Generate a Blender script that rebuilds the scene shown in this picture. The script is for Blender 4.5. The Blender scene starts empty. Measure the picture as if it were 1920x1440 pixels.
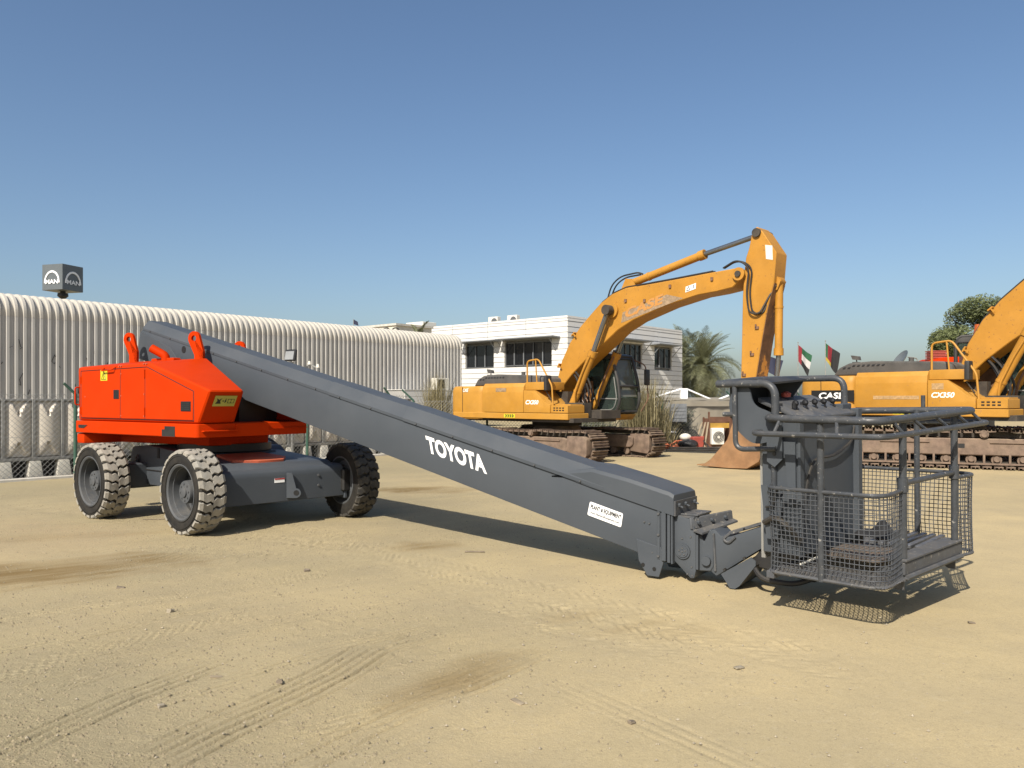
import bpy, bmesh, math, random
import numpy as np
from mathutils import Vector as V, Matrix as Mx

random.seed(7)
SC = bpy.context.scene
COL = SC.collection
R = math.radians

# ------------------------------------------------------------------ camera, sky, sun, exposure
cd = bpy.data.cameras.new('camera')
cam = bpy.data.objects.new('camera', cd)
COL.objects.link(cam)
cam.location = (0, 0, 1.6)
cam.rotation_euler = (R(90), 0, 0)
cd.sensor_width = 36
cd.lens = 28.125
cd.shift_y = 28 / 1920
cd.clip_end = 5000
cd.clip_start = 0.05
SC.camera = cam

SUN_EL = 42.0
SUN_AZ = math.atan2(-0.90, -0.44)          # direction towards the sun, seen from above
world = bpy.data.worlds.new('World')
SC.world = world
world.use_nodes = True
wn = world.node_tree.nodes
wl = world.node_tree.links
bg = wn['Background']
sky = wn.new('ShaderNodeTexSky')
sky.sky_type = 'NISHITA'
sky.sun_disc = False
sky.sun_elevation = R(SUN_EL)
sky.sun_rotation = math.pi / 2 - SUN_AZ
sky.altitude = 0
sky.air_density = 1.0
sky.dust_density = 2.1
sky.ozone_density = 2.6
hs = wn.new('ShaderNodeHueSaturation')
hs.inputs['Saturation'].default_value = 1.06
wl.new(sky.outputs[0], hs.inputs['Color'])
wl.new(hs.outputs[0], bg.inputs[0])
bg.inputs[1].default_value = 0.094

sd = bpy.data.lights.new('sun', 'SUN')
sd.energy = 5.0
sd.angle = R(0.5)
sd.color = (1.0, 0.93, 0.82)
sun = bpy.data.objects.new('sun', sd)
COL.objects.link(sun)
sdir = V((math.cos(SUN_AZ) * math.cos(R(SUN_EL)), math.sin(SUN_AZ) * math.cos(R(SUN_EL)), math.sin(R(SUN_EL))))
sun.rotation_euler = sdir.to_track_quat('Z', 'Y').to_euler()
sun.location = (-20, -30, 40)

SC.view_settings.view_transform = 'Standard'
SC.view_settings.look = 'None'
SC.view_settings.exposure = 0.45
SC.view_settings.gamma = 1.0
SC.view_settings.use_curve_mapping = False

# ------------------------------------------------------------------ materials
SANDC = (0.36, 0.29, 0.19)
RAW = {'white_print', 'white_cladding', 'shed_cladding', 'shed_eave_cladding', 'whitewashed_block', 'pale_tank_panel', 'off_white_unit', 'white_fan_housing', 'cream_wall', 'flag_white', 'pale_concrete'}
ALB = 0.66


def mat(name, col, rough=0.55, metal=0.0, var=0.12, vs=3.0, dust=0.0, dscale=2.5, dustcol=SANDC, bump=0.0, bs=60.0,
        chip=0.0, chipcol=(0.10, 0.05, 0.03), cs=9.0, spec=0.5, updust=True, stretch=None):
    if name not in RAW:
        col = tuple(c * ALB for c in col)
        dustcol = tuple(c * 0.8 for c in dustcol)
    m = bpy.data.materials.new(name)
    m.use_nodes = True
    nt = m.node_tree
    N = nt.nodes
    L = nt.links
    p = N['Principled BSDF']
    p.inputs['Roughness'].default_value = rough
    p.inputs['Metallic'].default_value = metal
    p.inputs['Specular IOR Level'].default_value = spec
    tc = N.new('ShaderNodeTexCoord')
    src = tc.outputs['Object']
    if stretch:
        mp = N.new('ShaderNodeMapping')
        mp.inputs['Scale'].default_value = stretch
        L.new(src, mp.inputs['Vector'])
        src = mp.outputs[0]

    def noise(scale, detail=4, ro=0.6):
        n = N.new('ShaderNodeTexNoise')
        n.inputs['Scale'].default_value = scale
        n.inputs['Detail'].default_value = detail
        n.inputs['Roughness'].default_value = ro
        L.new(src, n.inputs['Vector'])
        return n.outputs['Fac']

    def ramp(s, a, b, lo=0.0, hi=1.0):
        r = N.new('ShaderNodeMapRange')
        r.inputs['From Min'].default_value = a
        r.inputs['From Max'].default_value = b
        r.inputs['To Min'].default_value = lo
        r.inputs['To Max'].default_value = hi
        L.new(s, r.inputs['Value'])
        return r.outputs[0]

    def mix(f, a, b, mode='MIX'):
        x = N.new('ShaderNodeMix')
        x.data_type = 'RGBA'
        x.blend_type = mode
        if isinstance(f, (int, float)):
            x.inputs[0].default_value = f
        else:
            L.new(f, x.inputs[0])
        for i, q in ((6, a), (7, b)):
            if isinstance(q, tuple):
                x.inputs[i].default_value = (*q, 1)
            else:
                L.new(q, x.inputs[i])
        return x.outputs[2]

    c = tuple(col)
    if var:
        n1 = noise(vs, 6, 0.65)
        lo = tuple(max(0, v * (1 - var)) for v in col)
        hi = tuple(min(1, v * (1 + var)) for v in col)
        c = mix(ramp(n1, 0.3, 0.7), lo, hi)
    if chip:
        n2 = noise(cs, 8, 0.7)
        c = mix(ramp(n2, 0.66 - 0.1 * chip, 0.70 - 0.1 * chip), c, chipcol)
    if dust:
        n3 = noise(dscale, 8, 0.7)
        f = ramp(n3, 0.35, 0.75, 0.0, dust)
        if updust:
            g = N.new('ShaderNodeNewGeometry')
            sx = N.new('ShaderNodeSeparateXYZ')
            L.new(g.outputs['True Normal'], sx.inputs[0])
            up = ramp(sx.outputs[2], -0.2, 0.9, 0.35, 1.3)
            mm = N.new('ShaderNodeMath')
            mm.operation = 'MULTIPLY'
            mm.use_clamp = True
            L.new(f, mm.inputs[0])
            L.new(up, mm.inputs[1])
            f = mm.outputs[0]
        c = mix(f, c, dustcol)
        rr = ramp(f, 0, 1, rough, 0.95)
        L.new(rr, p.inputs['Roughness'])
    if isinstance(c, tuple):
        p.inputs['Base Color'].default_value = (*c, 1)
    else:
        L.new(c, p.inputs['Base Color'])
    if bump:
        nb = noise(bs, 6, 0.65)
        b = N.new('ShaderNodeBump')
        b.inputs['Strength'].default_value = 1.0
        b.inputs['Distance'].default_value = bump
        L.new(nb, b.inputs['Height'])
        L.new(b.outputs[0], p.inputs['Normal'])
    return m


def leafmat(name, col, var=0.35, trans=0.35):
    col = tuple(c * 0.72 for c in col)
    m = bpy.data.materials.new(name)
    m.use_nodes = True
    nt = m.node_tree
    N, L = nt.nodes, nt.links
    p = N['Principled BSDF']
    out = N['Material Output']
    g = N.new('ShaderNodeNewGeometry')
    mx = N.new('ShaderNodeMix')
    mx.data_type = 'RGBA'
    mx.inputs[6].default_value = (*[v * (1 - var) for v in col], 1)
    mx.inputs[7].default_value = (*[min(1, v * (1 + var)) for v in col], 1)
    L.new(g.outputs['Random Per Island'], mx.inputs[0])
    L.new(mx.outputs[2], p.inputs['Base Color'])
    p.inputs['Roughness'].default_value = 0.6
    t = N.new('ShaderNodeBsdfTranslucent')
    L.new(mx.outputs[2], t.inputs['Color'])
    s = N.new('ShaderNodeMixShader')
    s.inputs[0].default_value = trans
    L.new(p.outputs[0], s.inputs[1])
    L.new(t.outputs[0], s.inputs[2])
    L.new(s.outputs[0], out.inputs[0])
    return m


def glassmat(name, tint, refl=0.12, opa=0.5):
    m = bpy.data.materials.new(name)
    m.use_nodes = True
    nt = m.node_tree
    N, L = nt.nodes, nt.links
    out = N['Material Output']
    p = N['Principled BSDF']
    p.inputs['Base Color'].default_value = (*tint, 1)
    p.inputs['Roughness'].default_value = 0.06
    tr = N.new('ShaderNodeBsdfTransparent')
    tr.inputs[0].default_value = (0.62, 0.72, 0.68, 1)
    s = N.new('ShaderNodeMixShader')
    s.inputs[0].default_value = opa
    L.new(tr.outputs[0], s.inputs[1])
    L.new(p.outputs[0], s.inputs[2])
    L.new(s.outputs[0], out.inputs[0])
    return m


M = {}
M['grey'] = mat('grey_paint', (0.088, 0.101, 0.117), 0.48, var=0.07, vs=1.6, spec=0.2, dust=0.06, dscale=1.7, bump=0.0008, bs=5, dustcol=(0.30, 0.26, 0.20))
M['grey_worn'] = mat('worn_grey_paint', (0.098, 0.106, 0.118), 0.5, var=0.2, vs=9, spec=0.25, dust=0.22, dscale=6, chip=0.6, chipcol=(0.20, 0.19, 0.17), cs=25, bump=0.001, bs=30)
M['tube'] = mat('grey_tube_paint', (0.064, 0.072, 0.083), 0.40, var=0.2, vs=14, spec=0.35, dust=0.12, dscale=9, chip=0.5, chipcol=(0.25, 0.24, 0.22), cs=30, bump=0.001, bs=35)
M['wire'] = mat('grey_wire', (0.095, 0.102, 0.112), 0.5, var=0.2, vs=12)
M['dark'] = mat('black_steel_and_shade', (0.016, 0.017, 0.019), 0.5, var=0.25, dust=0.12)  # black parts, and painted shade at the basket hood and boom gap
M['orange'] = mat('orange_paint', (0.69, 0.046, 0.0015), 0.5, var=0.06, vs=2, spec=0.05, dust=0.03, dscale=1.5, dustcol=(0.62, 0.22, 0.09), bump=0.0006, bs=5)
M['orange_worn'] = mat('faded_orange_paint', (0.62, 0.10, 0.035), 0.6, var=0.2, vs=8, dust=0.45, dscale=6, dustcol=(0.55, 0.30, 0.18))
M['black'] = mat('black_plastic', (0.012, 0.012, 0.014), 0.55, var=0.2)
M['rubber'] = mat('tyre_rubber', (0.020, 0.020, 0.020), 0.75, var=0.25, vs=8, spec=0.2, dust=0.14, dscale=5, updust=False, dustcol=(0.26, 0.22, 0.16))
M['tread_dusty'] = mat('dusty_tread', (0.36, 0.345, 0.30), 0.95, var=0.25, vs=12, dust=0.6, dscale=7, updust=False, dustcol=(0.46, 0.40, 0.31), bump=0.003, bs=60)
M['tread_dark'] = mat('dark_tread', (0.035, 0.033, 0.031), 0.85, var=0.25, vs=12, dust=0.35, dscale=7, updust=False, dustcol=(0.30, 0.26, 0.19), bump=0.003, bs=60)
M['rim'] = mat('grey_rim', (0.098, 0.108, 0.12), 0.5, var=0.15, spec=0.25, dust=0.2, dscale=6)
M['white'] = mat('white_print', (0.80, 0.80, 0.79), 0.4, var=0.02)
M['ink'] = mat('black_print', (0.015, 0.015, 0.015), 0.5, var=0)
M['yellow_label'] = mat('yellow_label', (0.80, 0.72, 0.03), 0.45, var=0.05)
M['olive_label'] = mat('olive_yellow_label', (0.62, 0.58, 0.10), 0.45, var=0.1, dust=0.2)
M['red_label'] = mat('red_label', (0.5, 0.03, 0.03), 0.45, var=0.05)
M['chrome'] = mat('steel_rod', (0.32, 0.33, 0.34), 0.25, metal=0.8, var=0.1)
M['rust'] = mat('rusty_steel', (0.20, 0.095, 0.055), 0.8, var=0.4, vs=6, dust=0.5, dscale=4, bump=0.003, bs=30)
M['rustfloor'] = mat('worn_floor_steel', (0.24, 0.20, 0.17), 0.38, metal=0.4, var=0.4, vs=14, dust=0.4, dscale=8, chip=0.9, chipcol=(0.16, 0.08, 0.05), cs=7, bump=0.002, bs=40)
M['expanded'] = mat('worn_expanded_metal', (0.26, 0.27, 0.29), 0.3, metal=0.6, var=0.4, vs=14, dust=0.3, dscale=8)
M['yellow'] = mat('yellow_machine_paint', (0.62, 0.300, 0.040), 0.48, var=0.10, vs=2.2, spec=0.3, dust=0.30, dscale=1.6, dustcol=(0.62, 0.40, 0.15), chip=0.28, chipcol=(0.30, 0.15, 0.06), cs=16, bump=0.001, bs=9)
M['yellow_boom'] = mat('yellow_boom_paint', (0.60, 0.278, 0.034), 0.50, var=0.12, vs=1.8, spec=0.3, dust=0.25, dscale=1.6, dustcol=(0.58, 0.36, 0.12), chip=0.45, chipcol=(0.16, 0.07, 0.03), cs=13, bump=0.0015, bs=9)
M['yellow_rust'] = mat('yellow_paint_rubbed_off', (0.22, 0.11, 0.05), 0.7, var=0.5, vs=4, chip=0.9, chipcol=(0.62, 0.27, 0.05), cs=3)
M['track'] = mat('dusty_track_steel', (0.20, 0.135, 0.10), 0.8, var=0.4, vs=5, dust=0.55, dscale=3, dustcol=(0.44, 0.34, 0.22), bump=0.003, bs=25)
M['trackdark'] = mat('dark_track_link', (0.045, 0.037, 0.031), 0.8, var=0.35, dust=0.4)
M['bucket'] = mat('rusty_bucket', (0.34, 0.175, 0.075), 0.7, var=0.4, vs=1.6, dust=0.5, dscale=2.2, dustcol=(0.48, 0.32, 0.17), chip=0.5, chipcol=(0.16, 0.09, 0.08), cs=2.2, bump=0.003, bs=14)
M['hood'] = mat('dull_black_hood', (0.075, 0.072, 0.068), 0.75, var=0.3, vs=2, dust=0.55, dscale=2.2, dustcol=(0.20, 0.18, 0.15))
M['cabdark'] = mat('cab_dark_paint', (0.03, 0.031, 0.033), 0.5, var=0.2, dust=0.15)
M['dustglass'] = glassmat('dusty_windscreen', (0.20, 0.195, 0.16), opa=0.62)
M['cabglass'] = glassmat('cab_glass', (0.05, 0.065, 0.06), opa=0.45)
M['hose'] = mat('rubber_hose', (0.02, 0.02, 0.021), 0.55, var=0.1, dust=0.2)
M['ghost'] = mat('faded_decal_shadow', (0.40, 0.28, 0.17), 0.6, var=0.4, vs=14)
M['yellow_letter'] = mat('old_letter_yellow', (0.66, 0.31, 0.08), 0.5, var=0.1)
M['beige_patch'] = mat('beige_patch', (0.55, 0.35, 0.16), 0.6, var=0.3, vs=20)
M['shed'] = mat('shed_cladding', (0.47, 0.455, 0.425), 0.6, var=0.16, vs=1.4, spec=0.25, dust=0.35, dscale=1.5, dustcol=(0.38, 0.35, 0.30), updust=False, stretch=(2, 2, 0.35))
M['shed_eave'] = mat('shed_eave_cladding', (0.45, 0.43, 0.385), 0.6, var=0.12, vs=2, dust=0.4, dscale=2, dustcol=(0.42, 0.36, 0.28), updust=False)
M['scrawl'] = mat('black_scuff', (0.05, 0.05, 0.055), 0.8, var=0.3)
M['concrete'] = mat('pale_concrete', (0.48, 0.46, 0.41), 0.9, var=0.2, vs=4, dust=0.3, bump=0.003, bs=30)
M['whitewash'] = mat('whitewashed_block', (0.70, 0.67, 0.58), 0.9, var=0.12, vs=6, dust=0.3, bump=0.003, bs=25)
M['tank'] = mat('pale_tank_panel', (0.60, 0.55, 0.47), 0.6, var=0.10, vs=2, dust=0.3, updust=False)
M['galv'] = mat('galvanised_steel', (0.40, 0.40, 0.38), 0.5, metal=0.3, var=0.2, vs=8, dust=0.25)
M['green_post'] = mat('green_fence_post', (0.035, 0.12, 0.085), 0.5, var=0.15, dust=0.25)
M['chain'] = mat('fence_wire', (0.30, 0.30, 0.28), 0.6, var=0.1)
M['clad'] = mat('white_cladding', (0.60, 0.595, 0.575), 0.5, var=0.06, vs=0.7, spec=0.3, dust=0.2, dscale=0.8, updust=False)
M['officewall'] = mat('office_backing_wall', (0.45, 0.44, 0.42), 0.8, var=0.1)
M['winglass'] = mat('dark_window_glass', (0.012, 0.014, 0.018), 0.08, var=0.2, vs=0.4)
M['winframe'] = mat('window_frame_grey', (0.16, 0.165, 0.17), 0.45, var=0.1)
M['awning'] = mat('grey_awning', (0.27, 0.285, 0.30), 0.5, var=0.1)
M['acwhite'] = mat('off_white_unit', (0.62, 0.60, 0.53), 0.6, var=0.1, dust=0.3)
M['signgrey'] = mat('sign_grey', (0.16, 0.18, 0.19), 0.4, var=0.05)
M['palmleaf'] = leafmat('palm_leaf', (0.24, 0.25, 0.13), 0.4, 0.3)
M['palmdry'] = leafmat('dry_palm_leaf', (0.30, 0.24, 0.11), 0.4, 0.3)
M['palmtrunk'] = mat('palm_trunk', (0.16, 0.115, 0.08), 0.9, var=0.4, vs=8, bump=0.02, bs=14)
M['leaf'] = leafmat('tree_leaf', (0.185, 0.215, 0.085), 0.45, 0.35)
M['leafdark'] = leafmat('far_leaf', (0.10, 0.115, 0.075), 0.35, 0.25)
M['bark'] = mat('bark', (0.12, 0.10, 0.08), 0.9, var=0.3, bump=0.01, bs=20)
M['drygrass'] = leafmat('dry_grass', (0.34, 0.29, 0.155), 0.4, 0.3)
M['greengrass'] = leafmat('grey_green_grass', (0.19, 0.20, 0.10), 0.4, 0.3)
M['brush'] = leafmat('dark_brush', (0.075, 0.082, 0.05), 0.5, 0.2)
M['beigewall'] = mat('beige_canvas_wall', (0.36, 0.315, 0.235), 0.85, var=0.15, vs=1.2, bump=0.01, bs=3)
M['cream'] = mat('cream_wall', (0.60, 0.56, 0.46), 0.8, var=0.08)
M['brownsteel'] = mat('rusty_brown_frame', (0.16, 0.065, 0.035), 0.7, var=0.3, dust=0.3)
M['yellowsign'] = mat('faded_yellow_board', (0.55, 0.32, 0.05), 0.7, var=0.3)
M['fanbody'] = mat('white_fan_housing', (0.66, 0.65, 0.60), 0.5, var=0.1)
M['redbox'] = mat('faded_red_plastic', (0.50, 0.10, 0.07), 0.6, var=0.15)
M['orangenet'] = mat('orange_safety_net', (0.70, 0.20, 0.09), 0.7, var=0.2)
M['blackbag'] = mat('black_bag', (0.03, 0.028, 0.027), 0.5, var=0.3, bump=0.03, bs=8)
M['wood'] = mat('weathered_plank', (0.42, 0.34, 0.23), 0.85, var=0.3, vs=5)
M['navy'] = mat('navy_cloth', (0.03, 0.035, 0.075), 0.8, var=0.1)
M['fred'] = mat('flag_red', (0.28, 0.018, 0.03), 0.8, var=0.1)
M['fgreen'] = mat('flag_green', (0.02, 0.12, 0.05), 0.8, var=0.1)
M['fwhite'] = mat('flag_white', (0.42, 0.41, 0.40), 0.8, var=0.05)
M['fblack'] = mat('flag_black', (0.015, 0.015, 0.016), 0.8, var=0.1)
M['fyellow'] = mat('flag_yellow', (0.50, 0.36, 0.05), 0.8, var=0.1)
M['beacon'] = mat('orange_beacon', (0.62, 0.13, 0.02), 0.3, var=0.1)
M['clod'] = mat('sand_clod', (0.36, 0.30, 0.195), 0.95, var=0.25, vs=20, spec=0.1)
M['stone'] = mat('small_stone', (0.42, 0.36, 0.26), 0.9, var=0.3, vs=30)
M['darkstone'] = mat('dark_scrap', (0.26, 0.21, 0.15), 0.9, var=0.3, vs=30)
M['rag'] = mat('black_cloth', (0.02, 0.02, 0.022), 0.8, var=0.2)
M['plasticsheet'] = mat('torn_clear_plastic', (0.42, 0.42, 0.42), 0.25, var=0.3, vs=9, bump=0.02, bs=14)
M['lampglass'] = mat('lamp_glass', (0.35, 0.36, 0.36), 0.2, var=0.1)

# ------------------------------------------------------------------ mesh helpers
W = {}                                       # world matrices, by object name


def FR(x, y, z=0.0, ang=0.0):
    return Mx.Translation((x, y, z)) @ Mx.Rotation(R(ang), 4, 'Z')


def fillet(pts, r, n=5, closed=False):
    pts = [V(p) for p in pts]
    out = []
    k = len(pts)
    for i, p in enumerate(pts):
        if not closed and i in (0, k - 1):
            out.append(p)
            continue
        a, b = pts[i - 1] - p, pts[(i + 1) % k] - p
        la, lb = a.length, b.length
        d = min(r, la * 0.49, lb * 0.49)
        p0, p1 = p + a.normalized() * d, p + b.normalized() * d
        for j in range(n + 1):
            t = j / n
            out.append(p0 * (1 - t) ** 2 + p * 2 * t * (1 - t) + p1 * t * t)
    return out


class MB:
    def __init__(s, m=None):
        s.bm = bmesh.new()
        s.M = m.copy() if m is not None else Mx.Identity(4)

    def v(s, p):
        return s.bm.verts.new(s.M @ V(p))

    def face(s, vs):
        try:
            return s.bm.faces.new(vs)
        except ValueError:
            return None

    def loft(s, rings, closed=True, caps=True, bev=0.0, seg=1):
        rv = [[s.v(p) for p in r] for r in rings]
        n = len(rv[0])
        fs = []
        for a, b in zip(rv[:-1], rv[1:]):
            for i in range(n if closed else n - 1):
                j = (i + 1) % n
                fs.append(s.face((a[i], a[j], b[j], b[i])))
        if caps:
            fs.append(s.face(rv[0][::-1]))
            fs.append(s.face(rv[-1]))
        fs = [f for f in fs if f]
        if caps:
            bmesh.ops.recalc_face_normals(s.bm, faces=fs)
        if bev > 0:
            ed = list({e for f in fs for e in f.edges})
            bmesh.ops.bevel(s.bm, geom=ed, offset=bev, segments=seg, affect='EDGES', profile=0.6, clamp_overlap=True)
        return s

    def box(s, c, d, rot=None, bev=0.0, seg=1):
        x, y, z = d[0] / 2, d[1] / 2, d[2] / 2
        q = Mx.Translation(V(c)) @ (rot.to_4x4() if rot else Mx.Identity(4))
        f = lambda *p: q @ V(p)
        return s.loft([[f(-x, -y, -z), f(x, -y, -z), f(x, y, -z), f(-x, y, -z)],
                       [f(-x, -y, z), f(x, -y, z), f(x, y, z), f(-x, y, z)]], bev=bev, seg=seg)

    def bx(s, x0, x1, y0, y1, z0, z1, bev=0.0, seg=1):
        return s.box(((x0 + x1) / 2, (y0 + y1) / 2, (z0 + z1) / 2), (abs(x1 - x0), abs(y1 - y0), abs(z1 - z0)), None, bev, seg)

    def pxz(s, pts, y0, y1, bev=0.0, seg=1):
        return s.loft([[(x, y0, z) for x, z in pts], [(x, y1, z) for x, z in pts]], bev=bev, seg=seg)

    def pxy(s, pts, z0, z1, bev=0.0, seg=1):
        return s.loft([[(x, y, z0) for x, y in pts], [(x, y, z1) for x, y in pts]], bev=bev, seg=seg)

    def pyz(s, pts, x0, x1, bev=0.0, seg=1):
        return s.loft([[(x0, y, z) for y, z in pts], [(x1, y, z) for y, z in pts]], bev=bev, seg=seg)

    def tube(s, path, r, n=8, closed=False, caps=True):
        path = [V(p) for p in path]
        k = len(path)
        rings = []
        up = None
        for i, p in enumerate(path):
            if closed:
                t = (path[(i + 1) % k] - path[i - 1])
            else:
                t = path[min(i + 1, k - 1)] - path[max(i - 1, 0)]
            if t.length < 1e-9:
                t = V((0, 0, 1))
            t.normalize()
            if up is None:
                up = V((0, 0, 1)) if abs(t.z) < 0.9 else V((1, 0, 0))
            a = up - t * up.dot(t)
            if a.length < 1e-6:
                a = t.orthogonal()
            a.normalize()
            b = t.cross(a)
            up = a
            rr = r[i] if isinstance(r, (list, tuple)) else r
            rings.append([p + a * rr * math.cos(2 * math.pi * j / n) + b * rr * math.sin(2 * math.pi * j / n) for j in range(n)])
        if closed:
            rings.append(rings[0])
            return s.loft(rings, caps=False)
        return s.loft(rings, caps=caps)

    def cyl(s, p0, p1, r0, r1=None, n=16, bev=0.0):
        r1 = r0 if r1 is None else r1
        p0, p1 = V(p0), V(p1)
        t = (p1 - p0).normalized()
        a = t.orthogonal().normalized()
        b = t.cross(a)
        c = lambda p, r: [p + (a * math.cos(2 * math.pi * j / n) + b * math.sin(2 * math.pi * j / n)) * r for j in range(n)]
        return s.loft([c(p0, r0), c(p1, r1)])

    def lathe(s, prof, n=32, closed=False):
        """profile of (r, y) turned about the local y axis"""
        rings = [[(r * math.cos(2 * math.pi * j / n), y, r * math.sin(2 * math.pi * j / n)) for j in range(n)] for r, y in prof]
        if closed:
            rings.append(rings[0])
        s.loft(rings, caps=False)
        bmesh.ops.recalc_face_normals(s.bm, faces=s.bm.faces[:])
        return s

    def quads(s, fn, nu, nv):
        g = [[s.v(fn(i / nu, j / nv)) for j in range(nv + 1)] for i in range(nu + 1)]
        for i in range(nu):
            for j in range(nv):
                s.face((g[i][j], g[i + 1][j], g[i + 1][j + 1], g[i][j + 1]))
        return s

    def mesh(s, name, m, smooth=32):
        me = bpy.data.meshes.new(name)
        s.bm.to_mesh(me)
        s.bm.free()
        if m is not None:
            me.materials.append(m)
        if smooth:
            me.polygons.foreach_set('use_smooth', [True] * len(me.polygons))
            me.set_sharp_from_angle(angle=R(smooth))
        return me

    def build_each(s, name, m, parent=None, smooth=32):
        """every loose piece becomes a part of its own"""
        bm = s.bm
        bm.verts.ensure_lookup_table()
        seen = set()
        out = []
        for v in bm.verts:
            if v in seen:
                continue
            st, isl = [v], []
            seen.add(v)
            while st:
                q = st.pop()
                isl.append(q)
                for e in q.link_edges:
                    o = e.other_vert(q)
                    if o not in seen:
                        seen.add(o)
                        st.append(o)
            p = MB()
            mp = {q: p.bm.verts.new(q.co) for q in isl}
            for f in {f for q in isl for f in q.link_faces}:
                p.face([mp[q] for q in f.verts])
            out.append(p.build(name, m, parent, smooth))
        bm.free()
        return out[0]

    def build(s, name, m, parent=None, smooth=32):
        """one mesh object, its origin at its own centre, parented at the place where it stands"""
        co = [v.co for v in s.bm.verts]
        lo = V([min(c[i] for c in co) for i in range(3)])
        hi = V([max(c[i] for c in co) for i in range(3)])
        c = (lo + hi) / 2
        if parent is None:
            c.z = lo.z
        for v in s.bm.verts:
            v.co -= c
        return inst(name, s.mesh(name, M[m] if isinstance(m, str) else m, smooth), parent, Mx.Translation(c))


def inst(name, me, parent, mw, m=None):
    o = bpy.data.objects.new(name, me)
    COL.objects.link(o)
    W[o.name] = mw.copy()
    if parent is not None:
        o.parent = parent
        o.matrix_basis = W[parent.name].inverted() @ mw
    else:
        o.matrix_basis = mw
    return o


def thing(name, label, cat, loc, rz=0.0, group=None):
    o = bpy.data.objects.new(name, None)
    o.empty_display_size = 0.2
    COL.objects.link(o)
    mw = FR(loc[0], loc[1], loc[2], rz)
    o.matrix_basis = mw
    W[o.name] = mw
    return tag(o, label, cat, group)


def tag(o, label=None, cat=None, group=None, kind=None):
    for k, val in (('label', label), ('category', cat), ('group', group), ('kind', kind)):
        if val:
            o[k] = val
    return o


_tc = {}


def text_pts(s, bold=0.0):
    k = (s, bold)
    if k not in _tc:
        c = bpy.data.curves.new('t', 'FONT')
        c.body = s
        c.offset = bold
        c.resolution_u = 4
        o = bpy.data.objects.new('t', c)
        COL.objects.link(o)
        dg = bpy.context.evaluated_depsgraph_get()
        me = bpy.data.meshes.new_from_object(o.evaluated_get(dg))
        bpy.data.objects.remove(o)
        bpy.data.curves.remove(c)
        vs = [v.co.copy() for v in me.vertices]
        fs = [tuple(p.vertices) for p in me.polygons]
        bpy.data.meshes.remove(me)
        x0, x1 = min(v.x for v in vs), max(v.x for v in vs)
        y0, y1 = min(v.y for v in vs), max(v.y for v in vs)
        _tc[k] = ([((v.x - x0) / (x1 - x0), (v.y - y0) / (y1 - y0)) for v in vs], fs)
    return _tc[k]


def put_text(mb, s, o, right, up, bold=0.0):
    """flat lettering filling the parallelogram o, o+right, o+up"""
    vs, fs = text_pts(s, bold)
    o, right, up = V(o), V(right), V(up)
    n = [mb.v(o + right * x + up * y) for x, y in vs]
    for f in fs:
        mb.face([n[i] for i in f])
    return mb


def vnoise(x, y, seed=0):
    """smooth value noise on numpy arrays"""
    xi, yi = np.floor(x).astype(np.int64), np.floor(y).astype(np.int64)
    xf, yf = x - xi, y - yi
    u, w = xf * xf * (3 - 2 * xf), yf * yf * (3 - 2 * yf)

    def h(a, b):
        n = (a * 374761393 + b * 668265263 + seed * 1442695041) & 0x7fffffff
        n = (n ^ (n >> 13)) * 1274126177 & 0x7fffffff
        n = n ^ (n >> 16)
        return (n & 0xffff) / 65535.0
    return (h(xi, yi) * (1 - u) + h(xi + 1, yi) * u) * (1 - w) + (h(xi, yi + 1) * (1 - u) + h(xi + 1, yi + 1) * u) * w


def fbm(x, y, oct=4, seed=0):
    t, a, f = 0, 0.5, 1.0
    for i in range(oct):
        t = t + a * (vnoise(x * f, y * f, seed + i) - 0.5)
        a *= 0.5
        f *= 2.03
    return t
# ------------------------------------------------------------------ ground
def axis(lo, hi, step, far, grow=1.25):
    a = list(np.arange(lo, hi + 1e-6, step))
    d, p = step, hi
    while p < far:
        d *= grow
        p += d
        a.append(p)
    d, p = step, lo
    b = []
    while p > -far:
        d *= grow
        p -= d
        b.append(p)
    return np.array(b[::-1] + a)


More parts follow.
